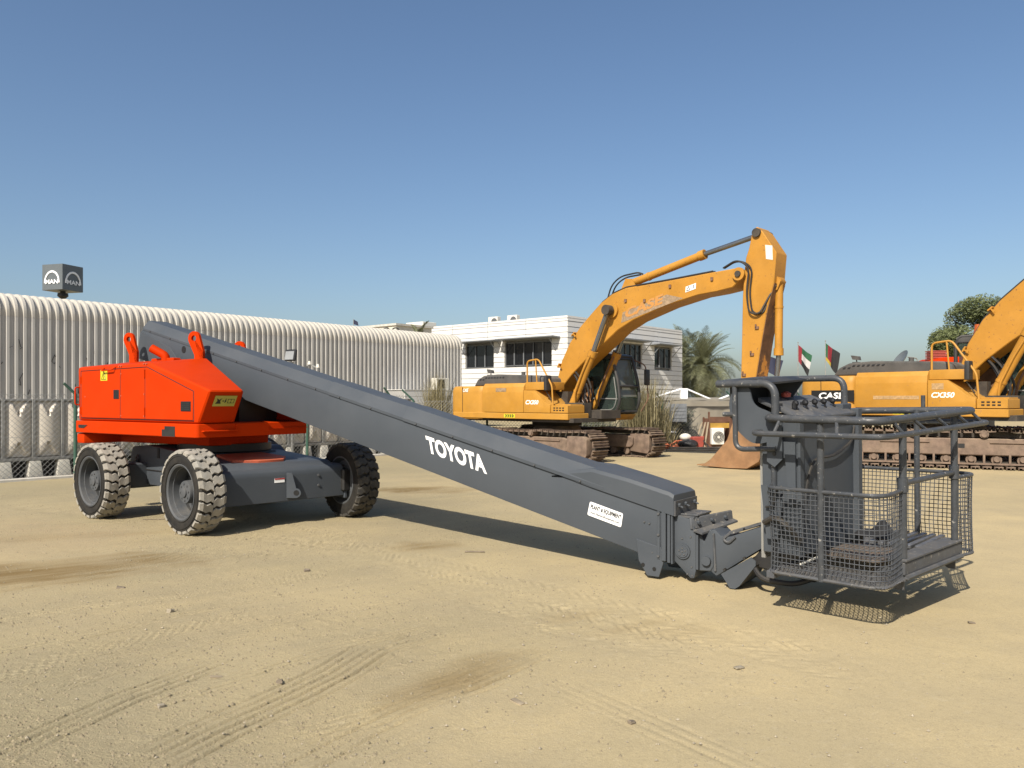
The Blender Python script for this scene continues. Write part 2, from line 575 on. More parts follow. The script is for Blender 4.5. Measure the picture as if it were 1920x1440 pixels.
def ground():
    xs = [0.0]
    while xs[-1] < 900:
        a = abs(xs[-1])
        xs.append(xs[-1] + (0.0125 if a < 2.6 else min(0.0125 + (a - 2.6) * 0.010, 0.05) if a < 9 else (a - 8.8) * 0.25))
    xs = np.array([-q for q in xs[:0:-1]] + xs)
    ys = np.concatenate([axis(2.9, 8.0, 0.022, 900)[:0], np.array([-900., -300, -100, -40, -15, -5, 0, 1.5, 2.4, 2.8])])
    y, d = 2.9, 0.013
    yy = []
    while y < 900:
        yy.append(y)
        if y > 4.6:
            d = 0.013 * (y / 4.6) ** 2.0
        y += d
    ys = np.concatenate([ys, np.array(yy)])
    X, Y = np.meshgrid(xs, ys)
    near = np.clip((30 - Y) / 16, 0, 1) * np.clip((14 - np.abs(X)) / 6, 0, 1)
    rz = 0.9
    h = 0.022 * fbm(X * 0.4, Y * 0.4, 3, 1) + 0.005 * fbm(X * 2.6, Y * 2.6, 3, 5)
    fine = fbm(X * 17, Y * 17, 3, 9)
    lump = np.clip(fbm(X * 9, Y * 9, 3, 21) - 0.04, 0, 1)
    smoothr = np.clip(0.75 - (X + 0.2) / 2.2, 0.12, 1) * np.clip(0.6 + 1.6 * fbm(X * 0.6, Y * 0.6, 2, 33), 0.3, 1)
    h += smoothr * (0.0050 * fine + 0.012 * lump * np.clip(0.4 + 2.2 * fbm(X * 0.6, Y * 0.6, 2, 30), 0, 1))
    su, sv = X * 0.80 + Y * 0.60, -X * 0.60 + Y * 0.80
    streak = fbm(su * 0.5, sv * 9.0, 4, 140)
    pit = np.clip(fbm(X * 21, Y * 21, 2, 150) - 0.13, 0, 1)
    lumps2 = np.clip(fbm(X * 13 + 7, Y * 13, 2, 160) - 0.12, 0, 1)
    clump = np.clip(0.45 + 2.4 * fbm(X * 0.9, Y * 0.9, 3, 170), 0, 1.2)
    h += smoothr * (0.010 * streak - 0.050 * pit * clump + 0.045 * lumps2 * clump)
    tone = 0.5 + 0.9 * streak * smoothr + 1.3 * fbm(X * 0.35, Y * 0.5, 4, 40)
    tone += 0.34 * np.clip((X + 0.6) / 2.5, -1, 1) - 0.25 * np.clip((5.5 - Y) / 2, 0, 1) + 0.22 * np.exp(-((Y - 7.5) / 2.5) ** 2)
    stain = np.zeros_like(X)

    def seg_dist(pts):
        best = np.full(X.shape, 1e9)
        al = np.zeros_like(X)
        sgn = np.zeros_like(X)
        acc = 0
        pts = [np.array(p, float) for p in pts]
        for a, b in zip(pts[:-1], pts[1:]):
            ab = b - a
            L = np.hypot(*ab)
            t = np.clip(((X - a[0]) * ab[0] + (Y - a[1]) * ab[1]) / L ** 2, 0, 1)
            dx, dy = X - a[0] - t * ab[0], Y - a[1] - t * ab[1]
            d = np.hypot(dx, dy)
            sd = (ab[0] * dy - ab[1] * dx) / L
            m = d < best
            best = np.where(m, d, best)
            sgn = np.where(m, np.sign(sd) * d, sgn)
            al = np.where(m, acc + t * L, al)
            acc += L
        return sgn, al, acc

    def track(pts, w, depth, pitch, kind='rib', seed=0):
        nonlocal h, tone
        d, s, L = seg_dist(pts)
        d = d + 0.03 * fbm(X * 1.6, Y * 1.6, 2, 60 + seed) + 0.012 * fbm(X * 14, Y * 14, 2, 61 + seed)
        m = np.clip((w / 2 - np.abs(d)) / 0.05, 0, 1) * np.clip(s / 0.5, 0, 1) * np.clip((L - s) / 0.5, 0, 1)
        m = m * np.clip(0.75 + 1.6 * fbm(X * 1.7, Y * 1.7, 3, 70 + seed), 0.1, 1)
        if kind == 'rib':
            g = np.cos(2 * np.pi * d / pitch)
            row = np.round(d / pitch + 0.5)
            brk = np.clip(0.72 + 1.9 * fbm(s * 2.6 + row * 7.3, row * 3.1 + seed, 3, 90 + seed), 0, 1.25)
            g = 0.62 - 2.7 * brk * (0.5 - 0.5 * g) ** 7
        elif kind == 'dot':
            g = -np.clip(np.cos(2 * np.pi * d / pitch) * np.cos(2 * np.pi * s / (pitch * 0.9)), 0, 1) * 1.6
        else:
            g = np.cos(2 * np.pi * (s + np.abs(d) * 0.7 + 0.03 * np.sin(d * 40)) / pitch)
            g = np.sign(g) * np.abs(g) ** 0.7 * np.clip(0.4 + np.abs(d) / w * 2, 0, 1)
            g = g * np.clip(0.5 + 3.0 * fbm(X * 5, Y * 5, 3, 95 + seed), 0, 1.5) + 2.2 * fbm(X * 12, Y * 12, 2, 96 + seed)
        h += m * (g * depth - depth * 0.6)

    track([(-1.75, 3.2), (-1.61, 3.47), (-1.42, 3.89), (-1.19, 4.31), (-1.01, 4.69), (-0.88, 5.1), (-0.45, 5.7)], 0.40, 0.019, 0.066, 'rib', 1)
    track([(-2.40, 3.3), (-2.27, 3.55), (-2.22, 3.83), (-2.05, 4.3), (-1.7, 5.0)], 0.28, 0.016, 0.066, 'rib', 2)
    track([(-3.6, 4.7), (-3.24, 5.06), (-2.85, 5.41), (-2.35, 6.02), (-1.49, 6.92), (-1.1, 7.3)], 0.20, 0.011, 0.065, 'rib', 3)
    track([(-3.2, 4.3), (-2.94, 4.6), (-2.69, 5.1), (-2.12, 5.8), (-1.8, 6.2)], 0.24, 0.007, 0.085, 'dot', 4)
    track([(-4.9, 6.3), (-4.3, 6.72), (-3.88, 7.19), (-3.5, 7.95), (-3.4, 8.51)], 0.46, 0.016, 0.085, 'rib', 5)
    track([(-4.6, 11.5), (-2.97, 10.13), (-1.03, 7.69), (-0.04, 6.28), (0.85, 5.31), (1.6, 4.6)], 0.55, 0.0050, 0.11, 'lug', 6)
    track([(-3.4, 10.8), (-1.95, 9.16), (-0.29, 7.23), (1.26, 5.56), (2.2, 4.6)], 0.60, 0.0045, 0.13, 'lug', 7)
    track([(-2.3, 9.2), (-1.4, 8.0), (-0.6, 7.0), (0.3, 5.9), (1.0, 5.1)], 0.70, 0.0045, 0.10, 'lug', 17)
    track([(-0.6, 4.2), (-0.46, 4.35), (-0.24, 4.55), (0.0, 4.83), (0.2, 5.1)], 0.40, 0.014, 0.07, 'rib', 8)
    track([(-1.2, 3.6), (-1.01, 3.8), (-0.55, 4.12), (0.07, 4.88), (0.3, 5.2)], 0.26, 0.007, 0.06, 'rib', 9)
    track([(-4.2, 5.2), (-3.68, 5.76), (-3.05, 6.45), (-2.53, 7.02)], 0.30, 0.007, 0.07, 'rib', 10)
    track([(1.2, 3.2), (1.02, 3.47), (0.59, 4.05), (0.12, 4.69)], 0.30, 0.003, 0.065, 'rib', 11)
    track([(-1.15, 3.1), (-0.98, 3.45), (-0.72, 3.9), (-0.35, 4.4)], 0.30, 0.010, 0.065, 'rib', 18)
    track([(-2.05, 4.0), (-1.6, 4.55), (-1.15, 5.15), (-0.5, 5.75)], 0.26, 0.009, 0.06, 'rib', 19)
    track([(-4.6, 5.3), (-3.6, 5.9), (-2.6, 6.6), (-1.6, 7.4)], 0.34, 0.009, 0.065, 'rib', 20)
    track([(-3.4, 3.6), (-2.9, 4.4), (-2.2, 5.3), (-1.3, 6.2)], 0.30, 0.006, 0.065, 'rib', 22)
    track([(-8, 12.4), (-6.34, 11.32), (-4.46, 10.13), (-2.81, 9.16), (-1.2, 8.4)], 0.4, 0.011, 0.12, 'lug', 12)
    track([(-5.2, 8.1), (-4.2, 8.6), (-3.0, 8.4), (-2.2, 8.0)], 0.4, 0.008, 0.12, 'lug', 13)
    track([(-0.9, 3.0), (-0.7, 3.5), (-0.3, 4.0)], 0.3, 0.006, 0.065, 'rib', 14)
    track([(-3.0, 3.2), (-2.7, 4.0), (-2.2, 4.9), (-1.5, 5.8), (-0.6, 6.6)], 0.24, 0.006, 0.065, 'rib', 15)

    def blot(cx, cy, rx, ry, ang, amt, seed):
        nonlocal stain
        c, s = math.cos(R(ang)), math.sin(R(ang))
        u = ((X - cx) * c + (Y - cy) * s) / rx
        w = (-(X - cx) * s + (Y - cy) * c) / ry
        d = np.sqrt(u * u + w * w) + 1.1 * fbm(X * 1.6, Y * 2.2, 4, seed)
        stain = np.maximum(stain, amt * np.clip((1.05 - d) / 0.75, 0, 1))

    blot(-4.45, 7.25, 1.6, 0.85, 32, 1.0, 80)
    blot(-0.95, 8.65, 0.55, 0.34, 10, 0.9, 81)
    blot(-0.30, 4.62, 0.62, 0.24, 50, 0.45, 82)
    blot(-1.45, 14.1, 1.4, 0.55, 0, 0.95, 83)
    blot(-5.2, 9.3, 1.1, 0.3, 20, 0.25, 85)
    blot(0.75, 5.72, 0.9, 0.35, -20, 0.18, 86)
    stain = stain * (0.85 + 2.2 * np.clip(streak, -0.3, 0.3))
    h = h * near + (1 - near) * 0.08 * fbm(X * 0.11, Y * 0.11, 3, 90) * np.clip((Y - 24) / 10, 0, 1)
    # the yard lies a little higher under the far machine on the right
    h += 0.10 * np.clip(1 - np.hypot((X - 10.5) / 7, (Y - 19) / 6), 0, 1)
    ny, nx = X.shape
    me = bpy.data.meshes.new('ground')
    me.vertices.add(nx * ny)
    co = np.stack([X, Y, h], -1).astype(np.float32)
    me.vertices.foreach_set('co', co.ravel())
    idx = np.arange(nx * ny, dtype=np.int32).reshape(ny, nx)
    q = np.stack([idx[:-1, :-1], idx[:-1, 1:], idx[1:, 1:], idx[1:, :-1]], -1).reshape(-1, 4)
    me.loops.add(q.size)
    me.loops.foreach_set('vertex_index', q.ravel())
    me.polygons.add(len(q))
    me.polygons.foreach_set('loop_start', np.arange(0, q.size, 4, dtype=np.int32))
    me.polygons.foreach_set('use_smooth', np.ones(len(q), dtype=bool))
    at = me.attributes.new('soil', 'FLOAT_COLOR', 'POINT')
    colr = np.stack([np.clip(stain, 0, 1), np.clip(tone, 0, 1), np.clip(smoothr, 0, 1), np.ones_like(X)], -1).astype(np.float32)
    at.data.foreach_set('color', colr.ravel())
    me.update(calc_edges=True)
    m = bpy.data.materials.new('sandy_yard_soil')
    m.use_nodes = True
    N, L = m.node_tree.nodes, m.node_tree.links
    p = N['Principled BSDF']
    p.inputs['Roughness'].default_value = 0.95
    p.inputs['Specular IOR Level'].default_value = 0.1
    a = N.new('ShaderNodeAttribute')
    a.attribute_name = 'soil'
    sp = N.new('ShaderNodeSeparateColor')
    L.new(a.outputs['Color'], sp.inputs[0])
    tc = N.new('ShaderNodeTexCoord')

    def noise(sc, det=6, ro=0.65):
        n = N.new('ShaderNodeTexNoise')
        n.inputs['Scale'].default_value = sc
        n.inputs['Detail'].default_value = det
        n.inputs['Roughness'].default_value = ro
        L.new(tc.outputs['Object'], n.inputs['Vector'])
        return n.outputs['Fac']

    def mix(f, c0, c1, mode='MIX'):
        x = N.new('ShaderNodeMix')
        x.data_type = 'RGBA'
        x.blend_type = mode
        if isinstance(f, float):
            x.inputs[0].default_value = f
        else:
            L.new(f, x.inputs[0])
        for i, c in ((6, c0), (7, c1)):
            if isinstance(c, tuple):
                x.inputs[i].default_value = (*c, 1)
            else:
                L.new(c, x.inputs[i])
        return x.outputs[2]

    def mr(s, lo, hi, tl=0.0, th=1.0):
        r = N.new('ShaderNodeMapRange')
        for k, val in (('From Min', lo), ('From Max', hi), ('To Min', tl), ('To Max', th)):
            r.inputs[k].default_value = val
        L.new(s, r.inputs['Value'])
        return r.outputs[0]

    base = mix(sp.outputs[1], (0.322, 0.275, 0.162), (0.500, 0.398, 0.218))
    base = mix(mr(noise(1.1, 8), 0.35, 0.7), base, mix(0.5, base, (0.275, 0.236, 0.158)))
    base = mix(mr(noise(34, 4, 0.7), 0.52, 0.72, 0.0, 0.45), base, (0.235, 0.190, 0.118))
    base = mix(mr(noise(16, 5, 0.7), 0.55, 0.75, 0.0, 0.5), base, (0.46, 0.395, 0.27))
    base = mix(mr(noise(140, 3), 0.30, 0.75, 0.0, 0.62), base, (0.225, 0.182, 0.112))
    base = mix(mr(noise(420, 2), 0.55, 0.75, 0.0, 0.5), base, (0.46, 0.41, 0.31))
    base = mix(mr(noise(60, 2), 0.68, 0.74, 0.0, 0.55), base, (0.16, 0.125, 0.085))
    base = mix(sp.outputs[0], base, (0.185, 0.130, 0.058))
    L.new(base, p.inputs['Base Color'])
    b1 = N.new('ShaderNodeBump')
    b1.inputs['Strength'].default_value = 1.0
    mulb = N.new('ShaderNodeMath')
    mulb.operation = 'MULTIPLY'
    mulb.inputs[1].default_value = 0.018
    L.new(sp.outputs[2], mulb.inputs[0])
    L.new(mulb.outputs[0], b1.inputs['Distance'])
    L.new(noise(55, 8, 0.7), b1.inputs['Height'])
    b2 = N.new('ShaderNodeBump')
    b2.inputs['Strength'].default_value = 1.0
    b2.inputs['Distance'].default_value = 0.006
    L.new(noise(5, 6, 0.6), b2.inputs['Height'])
    L.new(b1.outputs[0], b2.inputs['Normal'])
    L.new(b2.outputs[0], p.inputs['Normal'])
    me.materials.append(m)
    g = inst('ground', me, None, Mx.Identity(4))
    tag(g, kind='structure')
    return xs, ys, h


GX, GY, GH = ground()


def gz(x, y):
    i = np.clip(np.searchsorted(GX, x), 1, len(GX) - 1)
    j = np.clip(np.searchsorted(GY, y), 1, len(GY) - 1)
    return GH[j, i]


def pebbles():
    rng = np.random.default_rng(3)
    mb = MB()
    for i in range(2600):
        y = 3.2 + 11 * rng.random() ** 1.8
        x = (rng.random() - 0.62) * 1.5 * y * 0.95
        r = 0.003 + 0.010 * rng.random() ** 4
        c = V((x, y, float(gz(x, y)) + r * 0.3))
        q = Mx.Rotation(rng.random() * 6.28, 3, 'Z')
        ps = [V(p) for p in ((1, 0, 0), (-.8, .2, 0), (0, .9, .1), (.1, -.8, 0), (0.1, 0, .8), (0, 0, -.6))]
        vs = [mb.bm.verts.new(c + q @ (p * r * (0.7 + 0.6 * rng.random()))) for p in ps]
        for f in ((0, 2, 4), (2, 1, 4), (1, 3, 4), (3, 0, 4), (2, 0, 5), (1, 2, 5), (3, 1, 5), (0, 3, 5)):
            mb.face([vs[k] for k in f])
    o = mb.build('pebbles', 'stone', None, smooth=0)
    tag(o, 'small pale pebbles and grit strewn over the sandy yard', 'gravel', kind='stuff')


pebbles()


def crumbs():
    rng = np.random.default_rng(11)
    n = 70000
    y = 3.1 + 9.5 * rng.random(n) ** 1.9
    x = (rng.random(n) - 0.5) * 1.42 * y
    keep = rng.random(n) < np.clip(0.75 - (x + 0.2) / 2.4, 0.05, 1) * np.clip(0.30 + 2.6 * fbm(x * 0.8, y * 0.8, 3, 170) + 1.2 * fbm(x * 3.5, y * 3.5, 2, 175), 0.02, 1)
    x, y = x[keep], y[keep]
    n = len(x)
    r = 0.0035 + 0.009 * rng.random(n) ** 4
    z = gz(x, y)
    a = rng.random(n) * 6.283
    co = np.zeros((n, 5, 3))
    for k in range(4):
        rk = r * rng.uniform(0.7, 1.3, n)
        co[:, k, 0] = x + rk * np.cos(a + k * 1.571)
        co[:, k, 1] = y + rk * np.sin(a + k * 1.571)
        co[:, k, 2] = z - 0.001
    co[:, 4, 0] = x + r * rng.uniform(-.4, .4, n)
    co[:, 4, 1] = y + r * rng.uniform(-.4, .4, n)
    co[:, 4, 2] = z + r * rng.uniform(0.7, 1.2, n)
    base = np.arange(n)[:, None, None] * 5
    f = (np.array([[0, 1, 4], [1, 2, 4], [2, 3, 4], [3, 0, 4]])[None] + base).reshape(-1, 3)
    me = bpy.data.meshes.new('sand_clods')
    me.vertices.add(n * 5)
    me.vertices.foreach_set('co', co.astype(np.float32).ravel())
    me.loops.add(f.size)
    me.loops.foreach_set('vertex_index', f.astype(np.int32).ravel())
    me.polygons.add(len(f))
    me.polygons.foreach_set('loop_start', np.arange(0, f.size, 3, dtype=np.int32))
    me.update(calc_edges=True)
    me.materials.append(M['clod'])
    tag(inst('sand_clods', me, None, Mx.Identity(4)), 'loose crumbs of dry sand lying over the trampled left and middle yard', 'sand', kind='stuff')


crumbs()


def debris():
    def chunk(name, label, cat, x, y, d, m, rz, group=None, tilt=0.15):
        mb = MB(FR(x, y, 0, rz))
        rot = Mx.Rotation(tilt, 3, 'Y')
        d = tuple(q * 0.68 for q in d)
        mb.box((0, 0, d[2] * 0.3), d, rot, bev=min(d) * 0.2)
        for v in mb.bm.verts:
            v.co += V((random.uniform(-1, 1), random.uniform(-1, 1), random.uniform(-1, 1))) * min(d) * 0.18
        tag(mb.build(name, m, None), label, cat, group)
    g = 'loose bits lying on the sand'
    chunk('stone', 'small dark stone in front of the chassis between the big wheels', 'stone', -1.9, 7.41, (.08, .06, .045), 'darkstone', 20, g)
    chunk('stone', 'tan clod alone left of the tyre tracks', 'stone', -2.56, 6.0, (.07, .05, .05), 'stone', 70, g)
    chunk('stone', 'dark clod at the edge of the deepest tyre grooves', 'stone', -1.31, 4.51, (.05, .035, .03), 'darkstone', 10, g)
    chunk('wood_chip', 'flat split wood chip in the foreground sand', 'wood chip', -1.70, 4.6, (.10, .035, .012), 'wood', 25, g)
    chunk('wood_chip', 'weathered bit of board nearest the camera right of the tyre grooves', 'wood chip', 0.03, 4.22, (.13, .05, .014), 'wood', -50, g, 0.05)
    chunk('wood_chip', 'small flat chip on the smooth sand below the lettering on the boom nose', 'wood chip', 1.35, 4.76, (.09, .05, .014), 'stone', 30, g, 0.05)
    chunk('wood_stick', 'thin dark stick lying near the long boom shadow', 'stick', -0.39, 8.36, (.30, .025, .02), 'darkstone', 0, g, 0.0)
    chunk('wood_stick', 'dark stick lying between the two left wheels', 'stick', -4.75, 10.6, (.40, .03, .02), 'darkstone', 10, g, 0.0)
    chunk('stone', 'dark flake on the bare sand right of the work basket shadow', 'stone', 3.28, 5.71, (.07, .03, .018), 'darkstone', 0, g)
    chunk('stone', 'brown stone on the sand close to the camera at lower centre', 'stone', 0.59, 3.95, (.05, .04, .025), 'darkstone', 40, g)
    chunk('stone', 'grey clod in the foreground left of the deep grooves', 'stone', -1.82, 4.15, (.055, .04, .03), 'stone', 40, g)
    chunk('stone', 'flat dark stone on the brown damp patch', 'stone', -3.3, 6.75, (.10, .05, .03), 'darkstone', 15, g)


debris()
# ------------------------------------------------------------------ boom lift
def tyre_meshes(rad, wid, dark=False):
    """tyre carcass, tread lugs, rim, hub; axle along local y, outer side at -y"""
    w = wid / 2
    t = MB().lathe([(rad * .60, -w * .80), (rad * .64, -w * .97), (rad * .70, -w), (rad * .80, -w * 1.02), (rad * .91, -w * .98), (rad * .95, -w * .9),
                    (rad * .955, 0), (rad * .95, w * .9), (rad * .91, w * .98), (rad * .80, w * 1.02), (rad * .70, w), (rad * .64, w * .97), (rad * .60, w * .80)], 56)
    for q in (.685, .84):
        t.lathe([(rad * (q - .008), -w * 1.0), (rad * q, -w * 1.045), (rad * (q + .008), -w * 1.0)], 56)
    tyre = t.mesh('tyre', M['rubber'])
    rng = random.Random(4)
    tr = MB()
    n = 24
    pa = 2 * math.pi / n
    for side in (-1, 1):
        for i in range(n):
            a0 = pa * (i + (0.5 if side > 0 else 0)) + rng.uniform(-.01, .01)
            ys = [0.012, .26, .52, .80, 1.03]
            sh = [0.0, .22, .08, .30, .34]
            wd = [.80, .84, .84, .86, .74]
            rings = []
            for y, s_, wk in zip(ys, sh, wd):
                k = 1.0 if y < .9 else .965
                j = rng.uniform(.985, 1.0)
                lo = rad * (.93 if y < .9 else .90)
                hi = rad * k * j
                aa, ab = a0 + (s_ - wk / 2) * pa, a0 + (s_ + wk / 2) * pa
                yy = side * y * w
                rings.append([(lo * math.cos(aa), yy, lo * math.sin(aa)), (hi * math.cos(aa + .02), yy, hi * math.sin(aa + .02)),
                              (hi * math.cos(ab - .02), yy, hi * math.sin(ab - .02)), (lo * math.cos(ab), yy, lo * math.sin(ab))])
            tr.loft(rings)
    tread = tr.mesh('tread', M['tread_dark' if dark else 'tread_dusty'], smooth=20)
    r = MB().lathe([(rad * .655, -w * .86), (rad * .66, -w * .98), (rad * .635, -w * 1.0), (rad * .60, -w * .92), (rad * .585, -w * .60), (rad * .565, -w * .58), (rad * .555, w * .10),
                    (rad * .52, w * .50), (rad * .30, w * .55), (rad * .02, w * .55)], 48)
    r.lathe([(rad * .60, w * .8), (rad * .655, w * .95), (rad * .60, w * .98), (rad * .55, w * .6), (rad * .50, w * .1)], 48)
    rim = r.mesh('rim', M['rim'])
    h = MB().lathe([(rad * .30, w * .54), (rad * .30, w * .30), (rad * .275, w * .2), (rad * .265, -w * .55), (rad * .255, -w * .62), (rad * .12, -w * .64), (rad * .115, -w * .74), (rad * .06, -w * .78), (rad * .001, -w * .78)], 32)
    for i in range(10):
        a = 2 * math.pi * i / 10
        c = V((math.cos(a) * rad * .40, 0, math.sin(a) * rad * .40))
        h.cyl(c + V((0, w * .56, 0)), c + V((0, w * .36, 0)), .016, n=6)
    for i in range(8):
        a = 2 * math.pi * i / 8 + .2
        c = V((math.cos(a) * rad * .19, 0, math.sin(a) * rad * .19))
        h.cyl(c + V((0, -w * .60, 0)), c + V((0, -w * .69, 0)), .011, n=6)
    hub = h.mesh('hub', M['rim'])
    return tyre, tread, rim, hub


def arc_eye(cx, cz, rin, rout, n=14):
    return [(cx + rout * math.cos(math.pi * k / n), cz + rout * math.sin(math.pi * k / n)) for k in range(n + 1)]


def boom_lift():
    T = thing('boom_lift', 'dark grey telescopic boom lift with orange turret and mesh work basket lowered to the sand', 'boom lift', (-4.0, 11.15, 0), -35.5)
    # ---- chassis: local x along the axles, y from the near axle to the rear one
    Fc = FR(-3.92, 9.41, 0, 49.5)
    lig = tyre_meshes(.51, .315)
    drk = tyre_meshes(.51, .315, True)
    for (x, y, a, ms, flip, roll) in ((.17, 0, 0, lig, False, .1), (.02, 2.18, 2, lig, False, 1.2), (2.30, -.27, -7, drk, True, .5), (2.28, 1.95, 0, drk, True, 2.1)):
        mw = Fc @ Mx.Translation((x, y, .497)) @ Mx.Rotation(R(a), 4, 'Z') @ Mx.Rotation(R(-90 if not flip else 90), 4, 'Z') @ Mx.Rotation(roll, 4, 'Y')
        wh = inst('wheel', ms[2], T, mw)
        inst('tyre', ms[0], wh, mw)
        inst('tread', ms[1], wh, mw)
        inst('hub', ms[3], wh, mw)
    # front cross beam
    Fb = Fc @ Mx.Translation((.34, -.08, 0)) @ Mx.Rotation(R(-2.5), 4, 'Z')
    b = MB(Fb)
    b.pyz([(-.19, .30), (.24, .30), (.24, .73), (-.09, .73), (-.145, .715), (-.18, .68), (-.19, .63)], 0, 1.80, bev=.008)
    b.bx(1.80, 1.83, -.22, .26, .27, .66)
    fb = b.build('axle_beam', 'grey', T)
    Fl = Fb @ Mx.Translation((.93, -.19, 0)) @ Mx.Rotation(R(-33), 4, 'Z') @ Mx.Translation((-.93, .215, 0))
    b = MB(Fl)
    pts = [(.93, .34), (1.05, .34)] + [(1.05 + .06 * math.sin(k * math.pi / 8), .40 - .06 * math.cos(k * math.pi / 8)) for k in range(9)] + [(1.00, .66), (.93, .66)]
    b.pxz(pts, -.235, -.192, bev=.004)
    lug = b.build('tie_down_lug', 'grey', fb)
    b = MB(Fl)
    b.cyl((1.05, -.238, .405), (1.05, -.233, .405), .034, n=16)
    b.build('lug_hole', 'ink', fb)
    b = MB(Fb)
    for z in (.60, .47):
        b.cyl((1.40, -.205, z), (1.40, -.188, z), .016, n=8)
    b.build_each('bolt', 'grey_worn', fb)
    b = MB(Fb)
    b.bx(.76, .90, -.1945, -.190, .545, .60)
    lb = b.build('safety_label', 'white', fb)
    MB(Fb).bx(.76, .90, -.1975, -.195, .583, .60).build('label_stripe', 'red_label', fb)
    # steering knuckles and rear beam
    b = MB(Fc)
    b.bx(.25, .40, -.14, .14, .36, .66, bev=.02)
    b.bx(2.08, 2.2, -.40, -.12, .36, .66, bev=.02)
    b.build_each('steering_knuckle', 'dark', T)
    b = MB(Fc)
    b.bx(.16, 2.2, 1.93, 2.30, .38, .72, bev=.02)
    b.build('axle_beam', 'grey', T)
    # middle frame
    b = MB(Fc)
    b.pyz([(.75, .42), (2.34, .42), (2.42, .50), (2.42, .84), (2.34, .93), (1.9, .965), (.95, .90), (.75, .88)], .52, 1.80, bev=.015, seg=2)
    fr = b.build('chassis_frame', 'grey', T)
    b = MB(Fc)
    b.bx(.508, .519, .75, 2.40, .62, .632)
    b.bx(.508, .519, 1.55, 1.60, .80, .93)
    b.build_each('frame_groove', 'dark', fr)
    b = MB(Fc)
    b.cyl((.523, 2.20, .76), (.500, 2.20, .76), .06, n=18)
    b.cyl((.523, 2.20, .76), (.488, 2.20, .76), .028, n=12)
    b.build('frame_port', 'grey_worn', fr)
    # deck over the front axle, faded orange step plate on it
    b = MB(Fc)
    b.loft([[(.34, -.20, .70), (2.05, -.28, .70), (2.05, .95, .70), (.34, .95, .70)], [(.44, -.13, .795), (1.98, -.20, .785), (1.98, .95, .875), (.44, .95, .875)]], bev=.012)
    b.bx(.40, .43, .1, .74, .79, .86)
    b.build('deck', 'grey', T)
    b = MB(Fc)
    zt_ = lambda y: .795 + (y + .13) * .078
    pl = [(.70, .02), (.98, -.12), (1.34, -.12), (1.52, .10), (1.46, .58), (.80, .58)]
    b.loft([[(x, y, zt_(y) - .01) for x, y in pl], [(x, y, zt_(y) + .028) for x, y in pl]], bev=.004)
    b.build('step_plate', 'orange_worn', T)
    b = MB(Fc)
    b.pyz([(.9, .5), (1.9, .5), (1.9, .80), (1.75, .93), (1.1, .93), (.9, .80)], 1.82, 2.12, bev=.02)
    b.build('side_box', 'grey', T)
    # slewing ring
    b = MB(FR(-4.0, 11.15, 0, 0))
    b.cyl((0, 0, .90), (0, 0, 1.0), .62, n=40)
    b.cyl((0, 0, 1.0), (0, 0, 1.14), .52, n=40)
    ring = b.build('slewing_ring', 'dark', T)

    # ---- turret: local x towards the basket, y away from the camera
    Ft = FR(-3.735, 9.5, 0, -35.5)
    b = MB(Ft)
    b.pxy([(-2.84, -.03), (.0, -.03), (.03, 0), (.03, 1.62), (-2.84, 1.62)], 1.135, 1.30, bev=.008)
    sk = b.build('turret_base', 'orange', T)
    b = MB(Ft)
    b.bx(.032, .085, .03, .50, 1.205, 1.222, bev=.004)
    b.bx(.032, .05, .50, .515, 1.205, 1.29)
    b.bx(.032, .045, 1.0, 1.62, 1.215, 1.225)
    b.build('base_lip', 'orange', sk)
    b = MB(Ft)
    b.bx(-.70, -.42, -.035, -.005, 1.14, 1.225)
    b.bx(-.64, -.42, -.035, -.005, 1.225, 1.265)
    b.build('step_recess', 'dark', sk)
    b = MB(Ft)
    b.pxz([(-2.76, 1.245), (-2.52, 1.245), (-2.62, 1.20), (-2.76, 1.205)], -.036, -.02)
    b.build('forklift_pocket', 'dark', sk)
    b = MB(Ft)
    b.pxy([(-2.88, .0), (-2.68, .0), (-2.60, .50), (-.70, .62), (-.62, .9), (-.62, 1.5), (-2.88, 1.55)], .985, 1.125, bev=.03, seg=2)
    b.build('counterweight', 'orange', T)

    # near housing as one folded shell
    def housing(y0, sgn, name, label=None):
        wt, wf = .82 * sgn, .48 * sgn
        b = MB(Ft)
        near = [(-2.83, 1.30), (-2.85, 2.04), (-1.06, 2.06), (.245, 1.70), (.01, 1.30)]
        far = [(-2.83, 1.30), (-2.85, 2.15), (-1.02, 2.15), (.245, 1.70), (.01, 1.30)]
        wy = [wt, wt, wt, wf, wf + .03 * sgn]
        b.loft([[(x, y0, z) for x, z in near], [(x, y0 + w_, z) for (x, z), w_ in zip(far, wy)]], bev=.045, seg=3)
        return b.build(name, 'orange', T)
    hs = housing(0, 1, 'housing')
    h2 = housing(1.615, -.2, 'housing')

    def panel(pts, name='panel', m='orange', par=hs, y=-.007):
        o = MB(Ft).pxz(pts, y, .02, bev=.003).build(name, m, par)
        return o
    g = .007
    panel([(-2.74, 1.345), (-1.72 - g, 1.345), (-1.72 - g, 1.985), (-2.74, 1.975)], 'door')
    panel([(-1.72 + g, 1.345), (-1.13 - g, 1.345), (-1.13 - g, 1.990), (-1.72 + g, 1.985)], 'door')
    panel([(-1.13 + g, 1.345), (-.09, 1.345), (-.09, 1.68), (-1.08, 1.975), (-1.13 + g, 1.99)], 'side_panel')
    SM = [[(-2.755, 1.335), (-2.755, 1.985), (-1.09, 2.005), (-.075, 1.69), (-.075, 1.335)], [(-1.72, 1.34), (-1.72, 1.985)], [(-1.13, 1.34), (-1.13, 1.99)], [(-2.755, 1.335), (-.075, 1.335)]]
